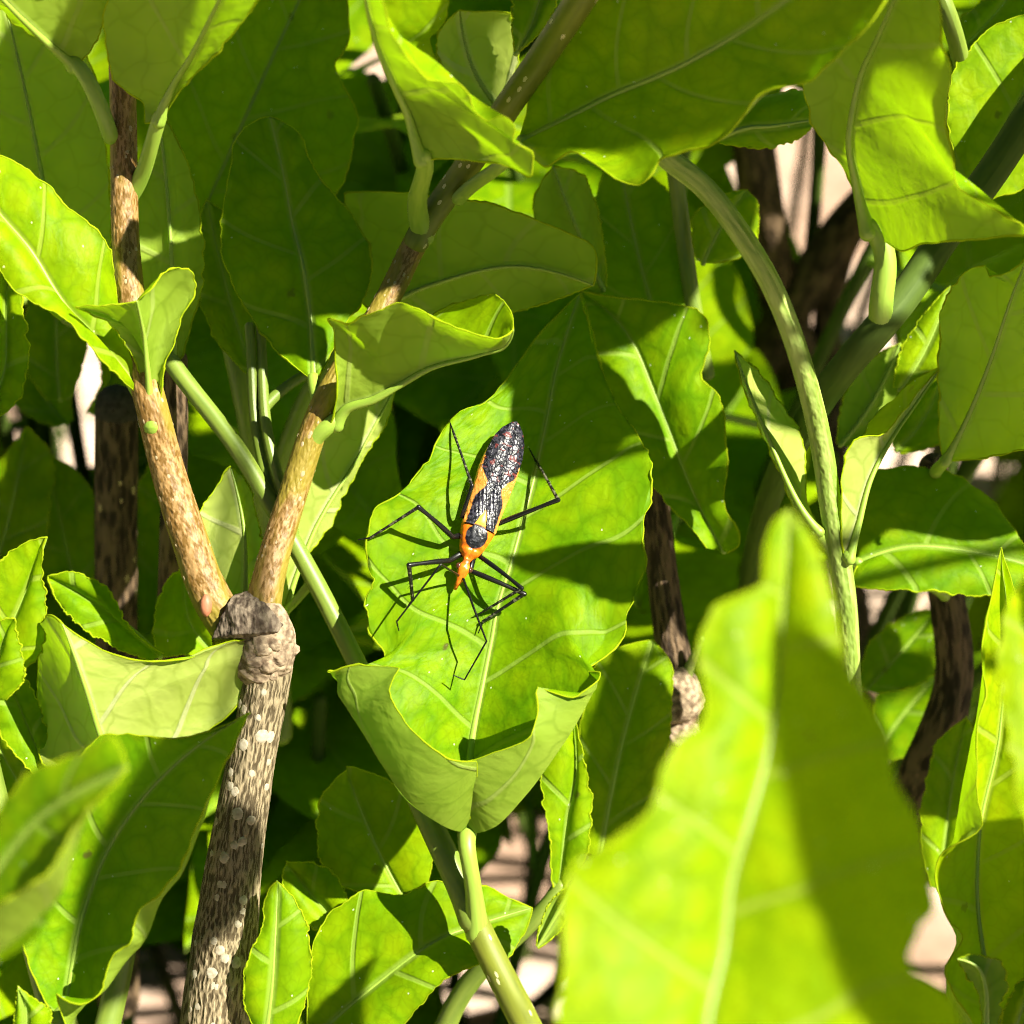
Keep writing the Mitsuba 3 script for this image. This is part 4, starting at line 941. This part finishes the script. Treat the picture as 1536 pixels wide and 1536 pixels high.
RAYS += [(soil_at(x, y), 0.012) for x, y, r in gaps]
PROTO = [generic_leaf(k) for k in range(8)]
SHOOT_PTS = []


def back_stem(key, base, top, nleaf, size=(0.045, 0.062), seed=0, avoid=True, stem='stem_dark'):
    r = np.random.default_rng(seed)
    base, top = np.asarray(base, float), np.asarray(top, float)
    bend = (base + top) / 2 + np.array([r.normal(0, .012), r.normal(0, .012), 0])
    path = smooth_curve([base, bend, top], 40)
    m, uv = tube(path, np.array([1.6, 1.3, 0.9]) * MM, 10, .06, seed)
    put(key + '__stem', m, stem, uv)
    for q in range(nleaf):
        k = int(np.interp(q, [0, nleaf], [7, 39]))
        p = path[k]
        for sd in (0, 1):
            for trial in range(6):
                az = q * 1.57 + sd * math.pi + r.normal(0, .4)
                d = np.array([math.cos(az), math.sin(az), r.uniform(0.1, 0.7)]); d /= np.linalg.norm(d)
                nrm = np.array([0, 0, 1.0]) + r.normal(0, .35, 3); nrm -= d * (nrm @ d); nrm /= np.linalg.norm(nrm)
                L = r.uniform(*size)
                b = p + d * r.uniform(.008, .016)
                ok = True
                if avoid:
                    for f in (0.15, 0.5, 0.85):
                        x, y, dep = pixel(b + d * L * f)
                        if dep < 0.235 and -200 < x < 1736 and -200 < y < 1736:
                            ok = False
                        if blocks(b + d * L * f, 0.28 * L):
                            ok = False
                        rad = 0.3 * L / dep / FIELD * 1536
                        if any((x - gx) ** 2 + (y - gy) ** 2 < (gr + rad) ** 2 for gx, gy, gr in gaps):
                            ok = False
                if ok:
                    break
            if not ok:
                continue
            lk = numbered(key + '__leaf')
            M = np.eye(4)
            side = np.cross(d, nrm)
            M[:3, 0], M[:3, 1], M[:3, 2], M[:3, 3] = side * L, d * L, nrm * L, b
            scene[lk + '__blade'] = {**PROTO[r.integers(len(PROTO))], 'to_world': T(M)}
            m, uv = tube(np.array([p, (p + b) / 2, b + d * .002]), np.array([.8, .7, .5]) * MM, 8)
            scene[lk + '__petiole'] = mikit.ply(m, 'petiole_green', smooth=True, uv=uv)


def gpt(x, y, h):
    return at(x, y, h)


def ground_under(p, dx=0.0, dy=0.0):
    return np.array([p[0] + dx, p[1] + dy, 0.0])


tops = [(60, 250, -60), (330, 200, -70), (560, 120, -60), (760, 200, -75), (930, 150, -70), (90, 800, -75), (330, 620, -60), (560, 420, -60), (640, 760, -70), (860, 700, -75), (1020, 620, -65), (480, 1050, -65), (640, 1120, -60), (900, 980, -70), (60, 1150, -60), (420, 1380, -60), (560, 1450, -70), (960, 1330, -60), (1150, 820, -70), (1160, 1200, -70), (1500, 640, -60), (1500, 420, -70), (1480, 1000, -60), (60, -80, -50), (1060, 20, -60), (1450, 100, -60), (-150, 500, -50), (-150, 1000, -50), (-160, 100, -60),
        (240, 60, -95), (520, 280, -100), (700, 60, -95), (880, 330, -100), (230, 440, -95), (430, 800, -90), (760, 560, -95), (300, 1100, -85), (760, 1000, -95), (520, 620, -95), (850, 1180, -85), (1050, 1000, -90), (30, 450, -95), (180, 1300, -80), (1080, 480, -95), (1480, 820, -90), (450, 30, -60), (620, -60, -70), (840, -60, -80), (1250, -60, -80)]
ZONES = [('behind the leaves at the top left corner', 200, 0), ('above the forked branch, under the ruffled leaf', 560, 0), ('behind the broad overhead leaf at the top', 950, 0), ('behind the backlit leaf at the top right', 1400, 0),
         ('behind the cut stem at the left', 120, 500), ('between the two arms of the forked branch', 430, 560), ('behind the upper part of the sunlit leaf', 760, 480), ('to the right of the arching stem', 1420, 500), ('between the insect and the arching stem', 1070, 560),
         ('to the left of the speckled trunk', 60, 1000), ('to the right of the speckled trunk', 480, 1080), ('below the cupped leaf', 740, 1100), ('behind the tall near leaf', 1130, 1000), ('behind the upright leaf at the right', 1480, 950),
         ('beside the foot of the trunk', 350, 1420), ('at the bottom centre', 720, 1420)]
members = {k: [] for k in range(len(ZONES))}
for q, (x, y, h) in enumerate(tops):
    members[min(range(len(ZONES)), key=lambda k: (ZONES[k][1] - x) ** 2 + (ZONES[k][2] - y) ** 2)].append(q)
for k, mem in members.items():
    if not mem:
        continue
    key = thing('leafy_shoot', 'shaded dark leafy shoot deep inside the shrub, ' + ZONES[k][0], 'branch', 'shaded shoots behind the front leaves')
    foot = np.mean([ground_under(at(*tops[q]), 0.0, 0.03) for q in mem], 0)
    for q in mem:
        p = at(*tops[q])
        back_stem(key, 0.6 * ground_under(p, 0, 0.03) + 0.4 * foot, p, 8, seed=100 + q)

# unseen leaves beyond the frame, set towards the sun to shade chosen leaves
def shading_leaf(shoot, x, y, h, t, length, width, turn=0.0, tilt=0.0, base_to=None):
    c = at(x, y, h) + SUN / np.linalg.norm(SUN) * t * MM
    s_ = SUN / np.linalg.norm(SUN)
    e1 = np.cross(s_, UP); e1 /= np.linalg.norm(e1); e2 = np.cross(e1, s_)
    d = e2 * math.cos(turn) + e1 * math.sin(turn)
    w = np.cross(d, s_)
    d = d * math.cos(tilt) + s_ * math.sin(tilt)
    tt = np.linspace(0, 1, 14)
    prof = np.sin(np.pi * tt ** 0.62) ** 0.85 * (1 - 0.25 * tt)
    mids = [c + d * (k - .5) * length * MM - s_ * 0.12 * length * MM * (k - .5) ** 2 for k in tt]
    L_ = [m - w * p * width * 0.6 * MM + s_ * 0.12 * width * p * MM for m, p in zip(mids, prof)]
    R_ = [m + w * p * width * 0.6 * MM + s_ * 0.12 * width * p * MM for m, p in zip(mids, prof)]
    add_leaf(shoot, [np.array(L_), np.array(mids), np.array(R_)], 1, nv=44, nu=28, ruffle=0.8)
    return mids[0]


def shading_branch(label, leaves, anchor):  # out of view; each leaf stands on a sun ray to shade its target
    key = thing('leafy_branch', label, 'branch')
    bases = sorted([shading_leaf(key, *q) for q in leaves], key=lambda b: b[0])
    for b in bases:
        q = b + SDIR * 0.07
        path = smooth_curve(np.array([b, b + SDIR * 0.03, q, (q + anchor) / 2 + SDIR * 0.05, anchor]), 50)
        m, uv = tube(path, np.array([.6, .8, 1.0, 1.3, 1.5]) * MM, 8)
        put(key + '__twig', m, 'stem_green', uv)


shading_branch('unseen branch above the picture, placed to shade the leaves below', [
    (990, 30, 17, 80, 20, 12, 1.25), (1225, -40, 25, 65, 18, 11, 1.2), (985, 10, 17, 115, 32, 18, 1.4), (1215, -70, 25, 98, 28, 16, 0.9), (430, 200, -16, 135, 32, 20, 0.7), (455, 280, -12, 90, 34, 17, 0.1), (390, 90, -22, 125, 30, 28, 1.0), (300, 40, 5, 95, 20, 22, 1.9), (110, 130, -10, 100, 22, 22, 0.3), (700, 350, -9, 80, 18, 12, 1.4),
    (900, 340, -20, 115, 26, 20, 0.5), (270, 1262, 8, 165, 20, 17, 0.3), (600, 590, -78, 170, 40, 24, 1.2), (560, 110, -60, 140, 28, 20, 0.3), (1120, 690, -87, 170, 34, 26, 0.4), (1455, 1011, -29, 62, 30, 22, 0.0), (1089, 855, -57, 80, 30, 22, 1.3), (591, 153, -95, 62, 30, 22, 2.6)],
    np.array([0.10, 0.45, 0.62]))
shading_branch('unseen branch right of the picture, placed to shade leaves in view', [
    (1298, 1290, 76, 85, 32, 9.5, 0.05), (1480, 270, -2, 62, 20, 7, -0.6), (1500, 1400, 6, 60, 24, 20, 0.2), (1510, 500, 0, 60, 20, 18, 0.5), (1400, 760, -17, 62, 20, 8, 1.35),
    (850, 590, -7, 75, 15, 9.5, 0.2), (852, 582, -7, 108, 14, 9, 0.5), (945, 1110, -18, 92, 20, 9, 0.15), (890, 850, -2, 76, 14, 5, 0.85)], np.array([0.40, 0.15, 0.50]))
r_ = np.random.default_rng(77)
rest = [thing('leafy_shoot', 'unseen shoots of the shrub, placed to darken it, ' + w, 'branch') for w in ('to the right of the picture', 'above the picture', 'to the left of the picture', 'below the picture')]
for q in range(60):  # out of view, placed to keep sky and sun off the shrub
    if q < 20:
        k, (x, y, z) = 0, (r_.uniform(0.085, 0.26), r_.uniform(0.12, 0.42), r_.uniform(0.16, 0.34))
    elif q < 34:
        k, (x, y, z) = 1, (r_.uniform(-0.15, 0.2), r_.uniform(0.30, 0.46), r_.uniform(0.33, 0.40))
    elif q < 50:
        k, (x, y, z) = 2, (r_.uniform(-0.26, -0.10), r_.uniform(0.02, 0.42), r_.uniform(0.16, 0.34))
    else:
        k, z = 3, r_.uniform(0.10, 0.22)
        x, y = r_.uniform(-0.16, 0.16), 0.6 * (0.4 - z) - r_.uniform(0.07, 0.14)
    back_stem(rest[k], (x + r_.normal(0, .02), y + .02, 0), (x, y, z), 7, seed=300 + q)
